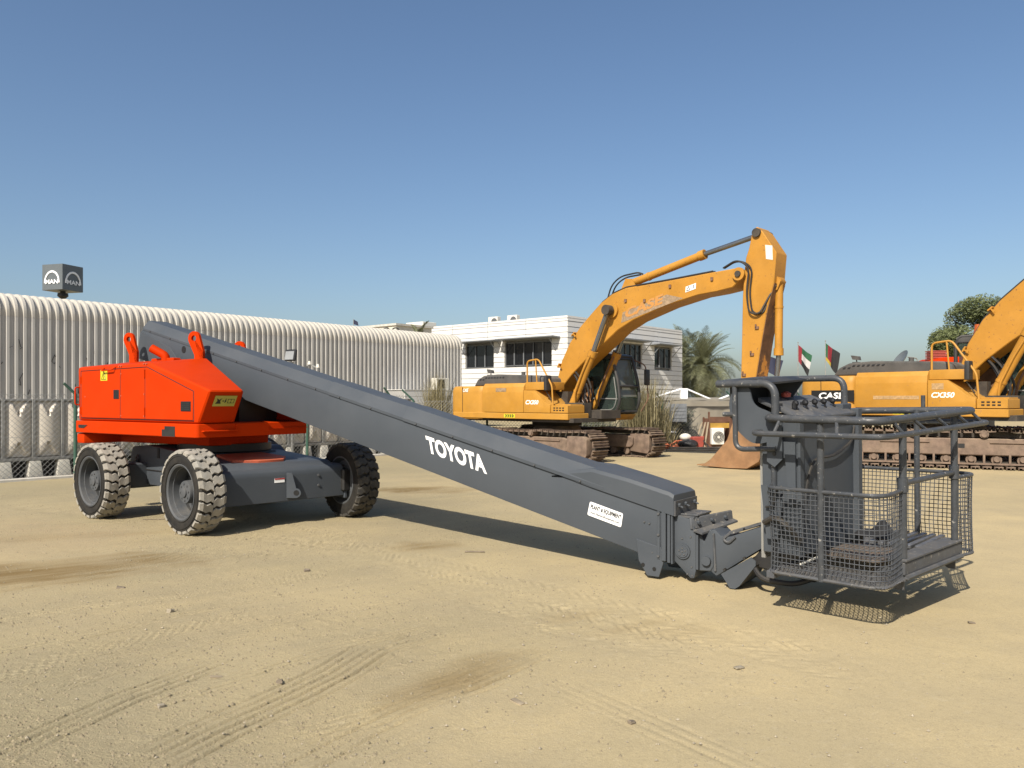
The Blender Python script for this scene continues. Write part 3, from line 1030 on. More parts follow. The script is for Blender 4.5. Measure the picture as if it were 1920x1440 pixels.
    for pts in SM:
        b = MB(Ft)
        for (xa, za), (xb, zb) in zip(pts[:-1], pts[1:]):
            b.tube([(xa, -.0005, za), (xb, -.0005, zb)], .0055, n=4)
        b.build('panel_seam', 'ink', hs, smooth=0)
    for nm, x0, x1, z0, z1 in (('vent', -1.88, -1.75, 1.60, 1.72), ('vent', -.33, -.125, 1.45, 1.57)):
        vb = MB(Ft)
        vb.bx(x0, x1, -.014, .0, z0, z1, bev=.004)
        vo = vb.build(nm, 'black', hs)
    vb = MB(Ft)
    for k in range(4):
        vb.bx(-.315, -.14, -.018, -.0145, 1.468 + k * .025, 1.478 + k * .025)
    vb.build_each('vent_slat', 'dark', hs)
    # hinges, dots, handles
    b = MB(Ft)
    for x, z in ((-2.745, 1.44), (-2.745, 1.86), (-1.135, 1.44), (-1.135, 1.92)):
        b.cyl((x, -.012, z - .05), (x, -.012, z + .05), .010, n=8)
    b.build_each('hinge', 'orange', hs)
    b = MB(Ft)
    for x, z in ((-2.63, 1.63), (-1.70, 1.93), (-1.70, 1.64), (-1.70, 1.38), (-1.15, 1.66), (-1.15, 1.38), (-1.75, 2.03), (-1.70, 2.03), (-1.16, 2.045), (-1.10, 2.045)):
        b.cyl((x, -.011, z), (x, .03, z), .010, n=8)
    b.build_each('rivet', 'orange_worn', hs)
    b = MB(Ft)
    b.tube(fillet([(-2.80, 0, 1.52), (-2.80, -.06, 1.52), (-2.80, -.06, 1.76), (-2.80, 0, 1.76)], .03), .010)
    b.build('grab_handle', 'orange', hs)
    b = MB(Ft)
    b.tube(fillet([(-2.14, 0.02, 2.03), (-2.12, -.05, 1.975), (-1.86, -.05, 1.985), (-1.84, .02, 2.04)], .02), .009)
    b.build('grab_handle', 'orange', hs)
    # warning labels
    b = MB(Ft).bx(-2.215, -2.04, -.0105, -.0075, 1.845, 1.99)
    lb = b.build('warning_label', 'yellow_label', hs)
    b = MB(Ft)
    tri = [(-2.185, 1.862), (-2.07, 1.862), (-2.1275, 1.975)]
    for (x0, z0), (x1, z1) in zip(tri, tri[1:] + tri[:1]):
        b.tube([(x0, -.0115, z0), (x1, -.0115, z1)], .0035, n=4)
    b.tube([(-2.12, -.0115, 1.95), (-2.135, -.0115, 1.915), (-2.118, -.0115, 1.905), (-2.135, -.0115, 1.87)], .004, n=4)
    b.build('warning_triangle', 'ink', lb)
    # front plate sticker, on the undercut front face
    e = V((.245, 0, 1.70)) - V((.01, 0, 1.30))
    e.normalize()
    nrm = V((e.z, 0, -e.x))
    o0 = V((.01, .10, 1.30)) + e * .25 + nrm * .004
    b = MB(Ft)
    ex, ey = V((0, .30, 0)), e * .145
    b.loft([[o0, o0 + ex, o0 + ex + ey, o0 + ey], [p + nrm * .003 for p in (o0, o0 + ex, o0 + ex + ey, o0 + ey)]])
    lb = b.build('instruction_label', 'olive_label', hs)
    b = MB(Ft)
    q = lambda u, w_: o0 + ex * u + ey * w_ + nrm * .0045
    b.face([b.v(q(*p)) for p in ((.08, .25), (.34, .25), (.28, .5), (.34, .78), (.22, .62), (.10, .78), (.15, .5))])
    b.face([b.v(q(*p)) for p in ((.38, .46), (.46, .46), (.46, .56), (.38, .56))])
    b.face([b.v(q(*p)) for p in ((.49, .3), (.56, .45), (.53, .78), (.49, .6))])
    for (u0, v0, u1, v1) in ((.62, .3, .92, .34), (.62, .66, .92, .70), (.62, .3, .645, .7), (.9, .3, .925, .7), (.76, .3, .785, .7)):
        b.face([b.v(q(*p)) for p in ((u0, v0), (u1, v0), (u1, v1), (u0, v1))])
    b.build('pictogram', 'ink', lb, smooth=0)
    # lifting eyes
    for (x, y, z, ln) in ((-2.72, .74, 2.13, -1), (-1.18, .80, 2.08, -1), (-1.22, 1.545, 1.99, -1), (-2.72, 1.545, 2.13, -1)):
        b = MB(Ft @ Mx.Translation((x, y, z)) @ Mx.Scale(1.14, 4) @ Mx.Rotation(R(14), 4, 'Z'))
        d = .017
        rr, ri = .085, .036
        c = V((ln * .075, 0, .30))
        ax = (c - V((0, 0, .16))).normalized()
        pp = V((ax.z, 0, -ax.x))
        n = 20
        outer = [V((-.062, 0, -.08)), V((.062, 0, -.08)), V((.066, 0, .14))]
        outer += [c + pp * rr * math.cos(math.pi * k / 12) + ax * rr * math.sin(math.pi * k / 12) for k in range(13)]
        outer += [V((-.066, 0, .10))]
        hole = [c + pp * ri * math.cos(2 * math.pi * k / n) + ax * ri * math.sin(2 * math.pi * k / n) for k in range(n)]
        # bridge the outline to the hole ring by nearest angle so that the eye is open
        m = len(outer)
        cen = c
        fr, bk = [], []
        for ring in (outer, hole):
            fr.append([b.v(p + V((0, -d, 0))) for p in ring])
            bk.append([b.v(p + V((0, d, 0))) for p in ring])
        ang_ = lambda p: math.atan2((p - c).dot(ax), (p - c).dot(pp))
        for side, flip in ((fr, False), (bk, True)):
            for i in range(m):
                j = (i + 1) % m
                if outer[i].z < .12 and outer[j].z < .12:
                    continue
                near = lambda p: min(range(n), key=lambda k: (hole[k] - (c + (p - c).normalized() * ri)).length)
                k0, k1 = near(outer[i]), near(outer[j])
                ids = [k0]
                while ids[-1] != k1:
                    ids.append((ids[-1] + 1) % n)
                b.face([side[0][i], side[0][j]] + [side[1][k] for k in ids[::-1]])
            idx = [i for i in range(m) if outer[i].z < .145]
            b.face([side[0][i] for i in idx])
        for ring_i in (0, 1):
            L_ = len(fr[ring_i])
            for i in range(L_):
                j = (i + 1) % L_
                b.face((fr[ring_i][i], fr[ring_i][j], bk[ring_i][j], bk[ring_i][i]))
        # close the throat between eye and shank
        for side in (fr, bk):
            k0 = min(range(n), key=lambda k: (hole[k] - (c + (outer[2] - c).normalized() * ri)).length)
            k1 = min(range(n), key=lambda k: (hole[k] - (c + (outer[-1] - c).normalized() * ri)).length)
            ids = [k1]
            while ids[-1] != k0:
                ids.append((ids[-1] + 1) % n)
            b.face([side[0][m - 1]] + [side[1][k] for k in ids] + [side[0][2]])
        bmesh.ops.recalc_face_normals(b.bm, faces=b.bm.faces[:])
        b.build('lifting_eye', 'orange', T, smooth=0)
    b = MB(Ft)
    b.tube(fillet([(-1.86, .72, 2.06), (-1.86, .72, 2.20), (-2.02, .60, 2.31)], .05), .058, n=16, caps=False)
    ex_ = b.build('exhaust_pipe', 'orange', T)
    MB(Ft).cyl((-2.018, .602, 2.308), (-2.008, .609, 2.302), .053, n=16).build('pipe_mouth', 'ink', ex_)
    b = MB(Ft)
    b.bx(-2.2, -1.65, .70, .82, 2.12, 2.17, bev=.01)
    b.build('roof_bracket', 'orange', T)
    b = MB(Ft)
    b.bx(-1.6, -.45, .90, 1.50, 1.30, 1.60)
    b.build('boom_gap_shade', 'dark', T)  # dark box painted in for the shaded gap between housing and boom

    # ---- boom: x forward, y away from the camera, world heights
    F = FR(1.147, 7.2, 0, -35.5)
    S = .24
    zl = lambda x: .213 - S * x
    zh = lambda x: .688 - S * x
    b = MB(F)
    b.pxz([(-8.34, zl(-8.34)), (.249, zl(.249)), (.249, zh(.249)), (-8.17, zh(-8.17)), (-8.27, zh(-8.17) - .06), (-8.345, 2.26)], 0, .46, bev=.01, seg=2)
    bm_ = b.build('boom', 'grey', T)
    for y in (-.008, .452):
        MB(F).pxz([(-.03, zl(-.03) + .12), (-.005, .15), (.079, .022), (.193, .022), (.235, .15), (.215, zl(.2) + .12)], y, y + .016, bev=.003).build('nose_bracket', 'grey', bm_)
    b = MB(F)
    for x, z in ((.04, .115), (.15, .09)):
        b.cyl((x, -.014, z), (x, 0, z), .017, n=10)
    b.build_each('bracket_hole', 'ink', bm_)
    b = MB(F)
    for x, z in ((.05, .50), (.10, .49), (.13, .235), (.18, .215)):
        b.cyl((x, -.012, z), (x, .01, z), .008, n=8)
    b.build_each('bolt', 'grey_worn', bm_)
    # rear end holes
    b = MB(F)
    for x, z, r_ in ((-8.02, 2.32, .035), (-7.9, 2.31, .045), (-7.12, 2.30, .05)):
        b.cyl((x, -.004, z), (x, .02, z), r_, n=16)
    b.build_each('pin_hole', 'ink', bm_)
    b = MB(F)
    b.pxz([(-8.20, zh(-8.2) - .05), (-7.45, zh(-7.45) - .14), (-7.18, zh(-7.2) - .32), (-7.15, zl(-7.15)), (-8.33, zl(-8.33) + .02), (-8.33, 2.27)], -.012, .002, bev=.003)
    b.build('end_doubler', 'grey', bm_)

    # folded cover in lapped lengths
    def cover(x0, x1, lap):
        prof = lambda x: [(-.008 - lap, zh(x) - .02), (-.008 - lap, zh(x) + .012), (.085, zh(x) + .128 + lap), (.375, zh(x) + .128 + lap), (.468 + lap, zh(x) + .012), (.468 + lap, zh(x) - .02)]
        b = MB(F)
        n = max(2, int((x1 - x0) / 1.0))
        b.loft([[(x0 + (x1 - x0) * k / n, y, z) for y, z in prof(x0 + (x1 - x0) * k / n)] for k in range(n + 1)])
        o = b.build('boom_cover', 'grey', T, smooth=12)
        bb = MB(F)
        x = x0 + .2
        while x < x1 - .05:
            bb.cyl((x, -.022 - lap, zh(x) - .004), (x, 0, zh(x) - .004), .0085, n=8)
            x += .52
        bb.build_each('cover_bolt', 'grey_worn', o)
    cover(-8.17, -4.1, 0)
    cover(-4.102, -2.88, .006)
    cover(-2.882, -.36, .012)
    # raised nose cover
    b = MB(F)
    rings = []
    for x, hn, hf in ((-1.02, -.06, .0), (-.80, .03, .10), (-.48, .145, .160), (-.1, .163, .168), (.29, .163, .165), (.335, .150, .150), (.340, .10, .10)):
        z = zh(x)
        e = .022 * min(1, max(0, (x + 1.02) / .45)) - .004
        rings.append([(x, -e, z - .03), (x, -e, z + hn - .03), (x, .02 - e, z + hn), (x, .44 + e, z + hf), (x, .46 + e, z + hf - .04), (x, .46 + e, z - .03)])
    b.loft(rings)
    nc = b.build('nose_cover', 'grey', T, smooth=28)
    b = MB(F)
    b.bx(.335, .352, -.01, .47, .575, .705)
    b.build('cover_end_plate', 'grey_worn', nc)
    b = MB(F)
    for y in (.06, .20, .40):
        b.cyl((.35, y, .665), (.372, y, .665), .018, n=6)
        b.cyl((.352, y, .66), (.395, y, .645), .008, n=6)
    b.build_each('bolt', 'grey', nc)
    # end flanges
    for x0, x1, d in ((.178, .205, .014), (.222, .262, .018), (.272, .30, .010), (.306, .322, .006)):
        MB(F).bx(x0, x1, -d, .46 + d, zl(x0) + .012, zh(x1) - .02, bev=.003).build('end_flange', 'grey', bm_)
    b = MB(F)
    for z in (.585, .40, .21):
        b.cyl((.192, -.026, z), (.192, 0, z), .011, n=8)
    b.build_each('bolt', 'grey_worn', bm_)
    # lettering and sticker on the near side
    b = MB(F)
    put_text(b, 'TOYOTA', (-2.52, -.0035, 1.018), (.80, 0, -.192), (-.043, 0, .188), bold=.042)
    b.build('lettering', 'white', bm_, smooth=0)
    tl, tr_, br, bl = V((-.507, -.004, .641)), V((-.161, -.004, .555)), V((-.182, -.004, .427)), V((-.536, -.004, .513))
    b = MB(F)
    out = fillet([tl, tr_, br, bl], .016, 4, True)
    b.loft([out, [p + V((0, -.003, 0)) for p in out]])
    st = b.build('sticker', 'white', bm_)
    ox, up = br - bl, tl - bl
    b = MB(F)
    sh = V((0, -.0045, 0))
    put_text(b, 'PLANT & EQUIPMENT', bl + ox * .05 + up * .48 + sh, ox * .90, up * .36, bold=.035)
    put_text(b, 'www.PlantandEquipment.com', bl + ox * .07 + up * .15 + sh, ox * .86, up * .20, bold=.02)
    b.build('sticker_print', 'ink', st, smooth=0)
    # inner boom nose
    b = MB(F)
    b.pxz([(.24, .20), (.32, .17), (.467, .035), (.502, .042), (.516, .105), (.516, .425), (.487, .547), (.24, .60)], .045, .415, bev=.012, seg=2)
    kn = b.build('inner_nose', 'grey', T)
    b = MB(F)
    b.cyl((.40, .030, .268), (.40, .05, .268), .068, n=28)
    b.cyl((.40, .022, .268), (.40, .05, .268), .052, n=28)
    pc = b.build('pin_cap', 'grey', kn)
    b = MB(F)
    for k in range(5):
        a = 2 * math.pi * k / 5 + .3
        b.cyl((.40 + .03 * math.cos(a), .016, .268 + .03 * math.sin(a)), (.40 + .03 * math.cos(a), .03, .268 + .03 * math.sin(a)), .008, n=6)
    b.cyl((.40, .016, .268), (.40, .03, .268), .009, n=6)
    for x, z in ((.39, .38), (.47, .40), (.48, .14), (.44, .075), (.485, .065)):
        b.cyl((x, .038, z), (x, .05, z), .009, n=6)
    b.build_each('bolt', 'grey_worn', kn)
    # stepped plates and hinge on top
    b = MB(F)
    b.bx(.33, .50, .05, .41, .555, .575, bev=.004)
    b.bx(.36, .52, .08, .40, .575, .592, bev=.004)
    b.build('step_plates', 'grey_worn', T)
    b = MB(F)
    b.loft([[(.47, .03, .47), (.49, .03, .465), (.70, .46, .515), (.68, .46, .52)], [(.46, .03, .565), (.48, .03, .56), (.69, .46, .60), (.67, .46, .605)]], bev=.004)
    b.loft([[(.50, .03, .45), (.58, .03, .43), (.74, .46, .50), (.70, .46, .515)], [(.50, .03, .465), (.58, .03, .445), (.74, .46, .515), (.70, .46, .53)]])
    hp = b.build('hinge_plate', 'grey_worn', T)
    b = MB(F)
    for y in (.10, .24, .38):
        xx = .455 + (y - .03) * .49
        zz = .52 + (y - .03) * .09
        b.cyl((xx + .01, y, zz), (xx + .05, y - .02, zz - .005), .015, n=6)
    b.build_each('bolt', 'grey', hp)
    b = MB(F)
    b.pxz([(.50, .10), (.635, .11), (.66, .16), (.66, .44), (.625, .475), (.572, .36), (.52, .46)], .09, .37, bev=.008)
    b.bx(.515, .535, .05, .41, .12, .42)
    b.cyl((.60, .06, .20), (.60, .40, .20), .04, n=16)
    b.build('hinge_block', 'grey', T)
    # jib towards the basket
    b = MB(F)
    b.pxz([(.62, .464), (.665, .475), (.72, .425), (.80, .425), (1.10, .548), (1.55, .60), (1.55, .42), (1.10, .375), (.68, .075), (.632, .11)], .10, .38, bev=.008, seg=2)
    jb = b.build('jib', 'grey', T)
    b = MB(F)
    b.tube([(.66, .09, .44), (.668, .092, .27), (.675, .09, .12)], .010, n=6)
    b.tube(fillet([(.80, .11, .455), (.74, .09, .40), (.79, .09, .37), (.85, .09, .43)], .03), .012, n=6)
    b.build('weld_bead', 'grey_worn', jb)
    b = MB(F)
    for x0, x1 in ((.78, .90), (.93, 1.06), (1.09, 1.25)):
        z0, z1 = .43 + (x0 - .80) * .41, .43 + (x1 - .80) * .41
        b.loft([[(x0, .14, z0 + .012), (x0, .36, z0 + .012), (x0, .36, z0 + .03), (x0, .14, z0 + .03)], [(x1, .14, z1 + .012), (x1, .36, z1 + .012), (x1, .36, z1 + .03), (x1, .14, z1 + .03)]])
    b.tube([(.76, .2, .44), (1.0, .2, .53), (1.3, .2, .62)], .014, n=6)
    b.tube([(.76, .28, .44), (1.0, .28, .53), (1.3, .28, .62)], .014, n=6)
    b.build('jib_top_rail', 'grey_worn', jb)
    # skid shoe under the jib
    b = MB(F)
    a0, a1 = V((.745, 0, .125)), V((1.0, 0, .30))
    sec = lambda y: [(.748, y, .115), (1.005, y, .285), (1.045, y, .255), (1.045, y, .22), (.905, y, .03), (.868, y, .004), (.825, y, .004)]
    b.loft([sec(.03), sec(.045)])
    sh_ = b.build('skid_shoe', 'grey', T)
    b = MB(F)
    b.loft([[(.825, .04, .004), (.868, .04, .004), (.905, .04, .030), (1.045, .04, .22)], [(.825, .46, .004), (.868, .46, .004), (.905, .46, .030), (1.045, .46, .22)]], closed=False, caps=False)
    b.loft([sec(.445), sec(.46)])
    b.build('skid_plate', 'grey_worn', sh_)
    b = MB(F)
    for x, z in ((.78, .155), (.95, .27)):
        b.cyl((x, .02, z), (x, .05, z), .012, n=8)
    b.build_each('bolt', 'dark', sh_)
    b = MB(F)
    b.pxz([(.95, .20), (1.50, .12), (1.55, .40), (1.10, .40)], .12, .36, bev=.01)
    b.tube(fillet([(1.0, .08, .22), (1.1, .0, .12), (1.35, .05, .10), (1.6, .2, .2)], .08), .022, n=8)
    b.build('levelling_cylinder', 'dark', T)

    # ---- work basket: u forward, v along its width, slightly higher at the far end
    P = FR(1.89, 5.95, .33, -45) @ Mx.Rotation(R(1.7), 4, 'X')
    basket(T, P)
    return T


def basket(T, P):
    L0, W0 = .86, 1.70
    corner = lambda pts, r: fillet([V((u, v_, 0)) for u, v_ in pts], r, 7)
    fx = lambda v_: .795 + .075 * v_
    V1, V2 = .42, 1.33
    nearp = corner([(0, .22), (0, 0), (.86, -.01), (fx(V1), V1)], .17)
    farp = corner([(fx(V2), V2), (.97, W0), (0, W0), (0, 1.45)], .16)

    def resample(p, step):
        out, acc = [p[0]], 0.0
        tot = sum((b - a).length for a, b in zip(p[:-1], p[1:]))
        n = int(round(tot / step))
        d = [0]
        for a, b in zip(p[:-1], p[1:]):
            d.append(d[-1] + (b - a).length)
        res = []
        for k in range(n + 1):
            s = tot * k / n
            i = max(j for j in range(len(d)) if d[j] <= s + 1e-9)
            i = min(i, len(p) - 2)
            t = (s - d[i]) / max(1e-9, d[i + 1] - d[i])
            res.append(p[i].lerp(p[i + 1], t))
        return res
    HM = .615
    rng = random.Random(8)
    for path in (nearp, farp):
        b = MB(P)
        pts = resample(path, .0335)
        off = lambda p, z: V((p.x + .006 * math.sin(z * 9 + p.y * 5), p.y + .010 * math.sin(z * 7 + p.x * 6), z))
        for p in pts:
            b.tube([off(p, z) for z in (0.0, .2, .4, HM)], .0033, n=4, caps=False)
        nr = 18
        for k in range(1, nr):
            z = HM * k / nr
            b.tube([off(p, z + .002) for p in pts], .0033, n=4, caps=False)
        o = b.build('wire_mesh', 'wire', T)
        tag(o, kind='stuff')
        b = MB(P)
        b.tube([p + V((0, 0, HM)) for p in path], .015, n=10)
        b.build('mesh_top_rail', 'tube', T)
        b = MB(P)
        b.tube([p + V((0, 0, -.008)) for p in path], .013, n=8)
        b.build('mesh_bottom_rail', 'grey_worn', T)
    # guard rails
    zu = 1.13
    loop = fillet([V((.0, -.02, zu)), V((L0 - .02, -.02, zu - .01)), V((.95, W0 + .02, zu)), V((0.02, W0 + .02, zu - .015))], .14, 6, True)
    b = MB(P)
    b.tube(loop, .029, n=12, closed=True)
    b.build('top_rail', 'tube', T)
    b = MB(P)
    zo = 1.02
    lo = fillet([V((-.07, .25, zo)), V((-.07, -.09, zo)), V((L0 + .03, -.09, zo)), V((1.03, W0 + .10, zo + .01)), V((.0, W0 + .10, zo))], .12, 6)
    b.tube(lo, .021, n=10)
    b.build('bumper_rail', 'tube', T)
    for (a, c) in (((.0, .10, zu), (-.07, .10, zo)), ((.14, -.02, zu), (.12, -.09, zo)), ((.55, -.02, zu), (.58, -.09, zo)), ((.85, .14, zu), (.91, .22, zo)),
                   ((.868, .46, zu), (.932, .62, zo)), ((.89, .86, zu), (.955, 1.03, zo)), ((.912, 1.28, zu), (.98, 1.44, zo)), ((.90, W0 + .02, zu), (.98, W0 + .10, zo)), ((.4, W0 + .02, zu), (.4, W0 + .10, zo))):
        MB(P).tube([a, c], .013, n=8).build('rail_strut', 'tube', T)
    for (u, v_, z0, r_) in ((.42, 0, -.02, .024), (fx(V1), V1, -.03, .026), (fx(V2), V2, -.03, .026), (.50, W0, -.02, .023), (.01, .12, 0, .022), (.01, W0 - .1, 0, .022)):
        MB(P).tube([(u, v_, z0), (u + .005, v_, zu)], r_, n=12).build('rail_post', 'tube', T)
    b = MB(P)
    zg = .66
    b.tube([(fx(V1), V1, zg), (fx(V2), V2, zg)], .021, n=10)
    b.cyl((fx(V1), V1, zg - .06), (fx(V1), V1, zg + .04), .036, n=14)
    b.cyl((fx(V2), V2, zg - .05), (fx(V2), V2, zg + .05), .036, n=14)
    b.build('gate_bar', 'tube', T)
    b = MB(P)
    b.tube([(.55, W0 + .02, zu), (.55, W0 + .02, zu + .12)], .018, n=8)
    b.build('rail_stub', 'tube', T)
    # floor
    b = MB(P)
    for d0, d1, za, zb in ((-.07, .025, .015, .105), (-.10, .035, .107, .130)):
        b.loft([[(fx(.38) + d0, .38, z), (fx(.38) + d1, .38, z), (fx(1.40) + d1, 1.40, z), (fx(1.40) + d0, 1.40, z)] for z in (za, zb)], bev=.006)
    b.bx(.0, .06, .0, W0, -.06, -.005, bev=.004)
    b.bx(.05, L0 - .1, .44, .48, -.055, -.012)
    b.bx(.05, L0 - .1, 1.22, 1.27, -.055, -.012)
    b.build('floor_frame', 'grey_worn', T)
    b = MB(P)
    b.tube([(fx(.40) + .03, .40, .0), (fx(1.38) + .03, 1.38, .0)], .020, n=8)
    b.build('tread_bar', 'grey_worn', T)
    for v_ in (.43, 1.34):
        MB(P).pxz([(fx(v_), .05), (fx(v_), -.10), (fx(v_) - .05, -.10), (fx(v_) - .20, .0), (fx(v_) - .20, .05)], v_ - .008, v_ + .008).build('floor_bracket', 'grey_worn', T)
    # expanded metal floor: zigzag strands
    b = MB(P)
    for k in range(24):
        u0 = .02 + k * .036
        for sgn in (1, -1):
            pts = []
            n = 40
            for i in range(n + 1):
                v_ = W0 * i / n
                w_ = .016 * (1 if i % 2 else -1) * sgn
                lim = .85 + .06 * v_
                pts.append((min(u0 + w_, lim), v_, -.004))
            b.tube(pts, .0036, n=4, caps=False)
    o = b.build('expanded_metal_floor', 'expanded', T, smooth=0)
    tag(o, kind='stuff')
    # worn plate with a rounded front edge
    b = MB(P)
    out = fillet([V((.26, .34, .045)), V((.70, .34, .045)), V((.70, .86, .045)), V((.26, .86, .045))], .10, 5, True)
    for p in out:
        p.z += .06
    b.loft([[p + V((0, 0, -.02)) for p in out], out])
    b.build('floor_plate', 'rustfloor', T)
    b = MB(P)
    for k in range(10):
        b.tube([(.30 + k * .040, .37, .107), (.30 + k * .040, .83, .107)], .006, n=6)
    o = b.build_each('plate_rib', 'rustfloor', T)
    for k in range(6):
        MB(P).bx(.40 + k * .068, .440 + k * .068, .90, 1.50, .100, .132, bev=.006).build('deck_board', 'expanded', T)
    MB(P).tube([(.20, .14, .045), (.21, .55, .055), (.19, .98, .05)], .009, n=6).build('floor_cable', 'acwhite', T)

    # ---- control console across the back of the basket
    c0, c1, v0, v1 = -.09, .20, .13, 1.15
    b = MB(P)
    b.loft([[(c0, v0, .10), (c1, v0, .10), (c1, v1, .06), (c0, v1, .06)], [(c0, v0, 1.10), (c1, v0, 1.10), (c1, v1, 1.10), (c0, v1, 1.10)]], bev=.008)
    cs = b.build('control_console', 'grey', T)
    b = MB(P)
    b.bx(c1 - .02, c1 + .045, v1 - .03, v1 + .05, .0, 1.16, bev=.005)
    b.bx(c1 + .0, c1 + .02, v0 - .01, v0 + .05, .10, 1.12)
    b.build_each('console_flange', 'grey', cs)
    # sloped top with dust cover and levers
    b = MB(P)
    b.loft([[(c1 + .03, v0, 1.10), (c1 + .03, v1, 1.10), (c1 + .03, v1, 1.13), (c1 + .03, v0, 1.13)], [(c0 - .05, v0 + .04, 1.24), (c0 - .05, v1 - .06, 1.24), (c0 - .05, v1 - .06, 1.28), (c0 - .05, v0 + .04, 1.28)]], bev=.012, seg=2)
    for v in b.bm.verts:
        v.co.z += .006 * math.sin(v.co.x * 30) * math.sin(v.co.y * 22)
    b.build('console_top', 'grey_worn', cs)
    for k in range(5):
        v_ = .32 + k * .165
        b = MB(P)
        b.cyl((.12, v_, 1.14), (.12, v_, 1.165), .035, .025, n=12)
        b.tube([(.12, v_, 1.15), (.10, v_ - .005, 1.215)], .009, n=6)
        b.tube([(.100, v_ - .005, 1.205), (.098, v_ - .005, 1.222), (.094, v_ - .006, 1.242), (.092, v_ - .006, 1.255)], [.012, .024, .022, .006], n=10)
        b.build('control_lever', 'black', cs)
    b = MB(P)
    for v_, u in ((.22, .02), (.5, -.03), (.8, -.02), (.28, .10), (.55, .04), (.95, .0)):
        b.cyl((u, v_, 1.19), (u, v_, 1.23), .017, n=10)
    b.build_each('push_button', 'black', cs)
    MB(P).tube([(-.08, .52, 1.27), (-.08, .52, 1.30), (-.08, .52, 1.315)], [.035, .04, .015], n=12).build('stop_button', 'redbox', cs)
    b = MB(P)
    b.tube(fillet([(.215, .18, .50), (.225, .3, .82), (.225, .72, .80), (.225, 1.05, .90), (.21, 1.13, 1.02)], .18), .010, n=6)
    b.build('console_cable', 'hose', cs)
    # brackets on the console's near side
    b = MB(P)
    b.pxz([(-.02, 1.10), (.10, 1.10), (.10, .82), (.04, .76), (-.02, .80)], v0 - .055, v0 - .04)
    b.pxz([(-.07, .62), (.06, .62), (.10, .50), (.06, .22), (-.03, .22)], v0 - .06, v0 - .045)
    b.pxz([(.10, .95), (.19, .95), (.19, .50), (.14, .48)], v0 - .03, v0 - .015)
    b.build_each('side_bracket', 'grey', cs)
    b = MB(P)
    b.cyl((.04, v0 - .064, .86), (.04, v0 - .054, .86), .014, n=10)
    b.cyl((.0, v0 - .066, .57), (.0, v0 - .05, .57), .016, n=10)
    b.build_each('bracket_bolt', 'dark', cs)
    b = MB(P)
    b.tube(fillet([(-.02, v0 - .08, .46), (.04, v0 - .09, .47), (.06, v0 - .08, .60), (.10, v0 - .06, .62)], .03), .009, n=6)
    b.tube(fillet([(-.04, v0 - .07, .34), (.06, v0 - .10, .40), (.16, v0 - .12, .35), (.22, v0 - .02, .22)], .06), .022, n=8)
    b.build('hose_loop', 'hose', cs)
    b = MB(P)
    b.bx(-.12, -.088, .16, 1.1, .05, 1.05)
    b.build('console_back_panel', 'galv', cs)

    # guard hoops and shade hood behind the console
    b = MB(P)
    vz = .06
    b.tube(fillet([(-.42, vz, 1.385), (.06, vz, 1.385), (.06, vz, 1.12)], .11, 7), .029, n=12)
    b.tube(fillet([(-.27, vz, 1.385), (-.27, vz, .88), (.06, vz, .90)], .08, 7), .020, n=10)
    b.tube([(-.37, vz, 1.15), (-.27, vz, 1.15)], .018, n=10)
    b.build('guard_hoop', 'tube', T)
    b = MB(P)
    vz = 1.20
    b.tube(fillet([(-.40, .12, 1.39), (-.36, .6, 1.41), (-.34, vz, 1.41), (.10, vz, 1.41), (.10, vz, 1.12)], .10, 7), .027, n=12)
    b.tube([(-.30, vz - .05, 1.40), (-.30, vz - .05, 1.12)], .016, n=8)
    b.build('guard_hoop', 'tube', T)
    b = MB(P)
    pts = [(p.x, p.z) for p in fillet([V((-.27, 0, 1.375)), V((-.16, 0, 1.375)), V((-.14, 0, 1.22)), V((.06, 0, 1.15)), V((.06, 0, .97)), V((-.13, 0, .91)), V((-.30, 0, 1.05)), V((-.345, 0, 1.25))], .09, 5, True)]
    b.pxz(pts, .085, .10)
    b.build('side_plate', 'grey', T)
    b = MB(P)
    b.loft([[(-.34, .08, 1.375), (-.34, .70, 1.395), (-.34, .70, 1.41), (-.34, .08, 1.39)], [(-.10, .08, 1.405), (-.10, .70, 1.42), (-.10, .70, 1.435), (-.10, .08, 1.42)], [(.0, .08, 1.375), (.0, .70, 1.395), (.0, .70, 1.41), (.0, .08, 1.39)]])
    b.build('shade_hood', 'dark', T)  # shade on the hood's underside is put into the dark colour
    b = MB(P)
    b.bx(-.335, -.32, .10, .72, 1.12, 1.385)
    b.build('hood_back', 'dark', T)  # coloured dark to stand for the shade inside the hood
    b = MB(P)
    b.pxz([(-.33, 1.13), (-.33, 1.38), (-.02, 1.395), (-.20, 1.15)], .70, .715)
    b.build('hood_gusset', 'grey', T)
    b = MB(P)
    b.bx(.10, .16, 1.02, 1.20, 1.0, 1.20, bev=.006)
    b.build('corner_box', 'grey', T)
    # crumpled black cloth left on the floor
    b = MB(P)

    def cloth(i, j):
        return (.22 + .30 * i, .98 + .34 * j, .14 + .13 * abs(math.sin(3.1 * i) * math.sin(2.9 * j)) * (0.55 + .45 * math.sin(7 * i + 5 * j)))
    b.quads(cloth, 16, 14)
    o = b.build('crumpled_cloth', 'rag', None)
    o.location.z += .0
    tag(o, 'crumpled black cloth lying on the floor of the mesh work basket', 'cloth')


boom_lift()
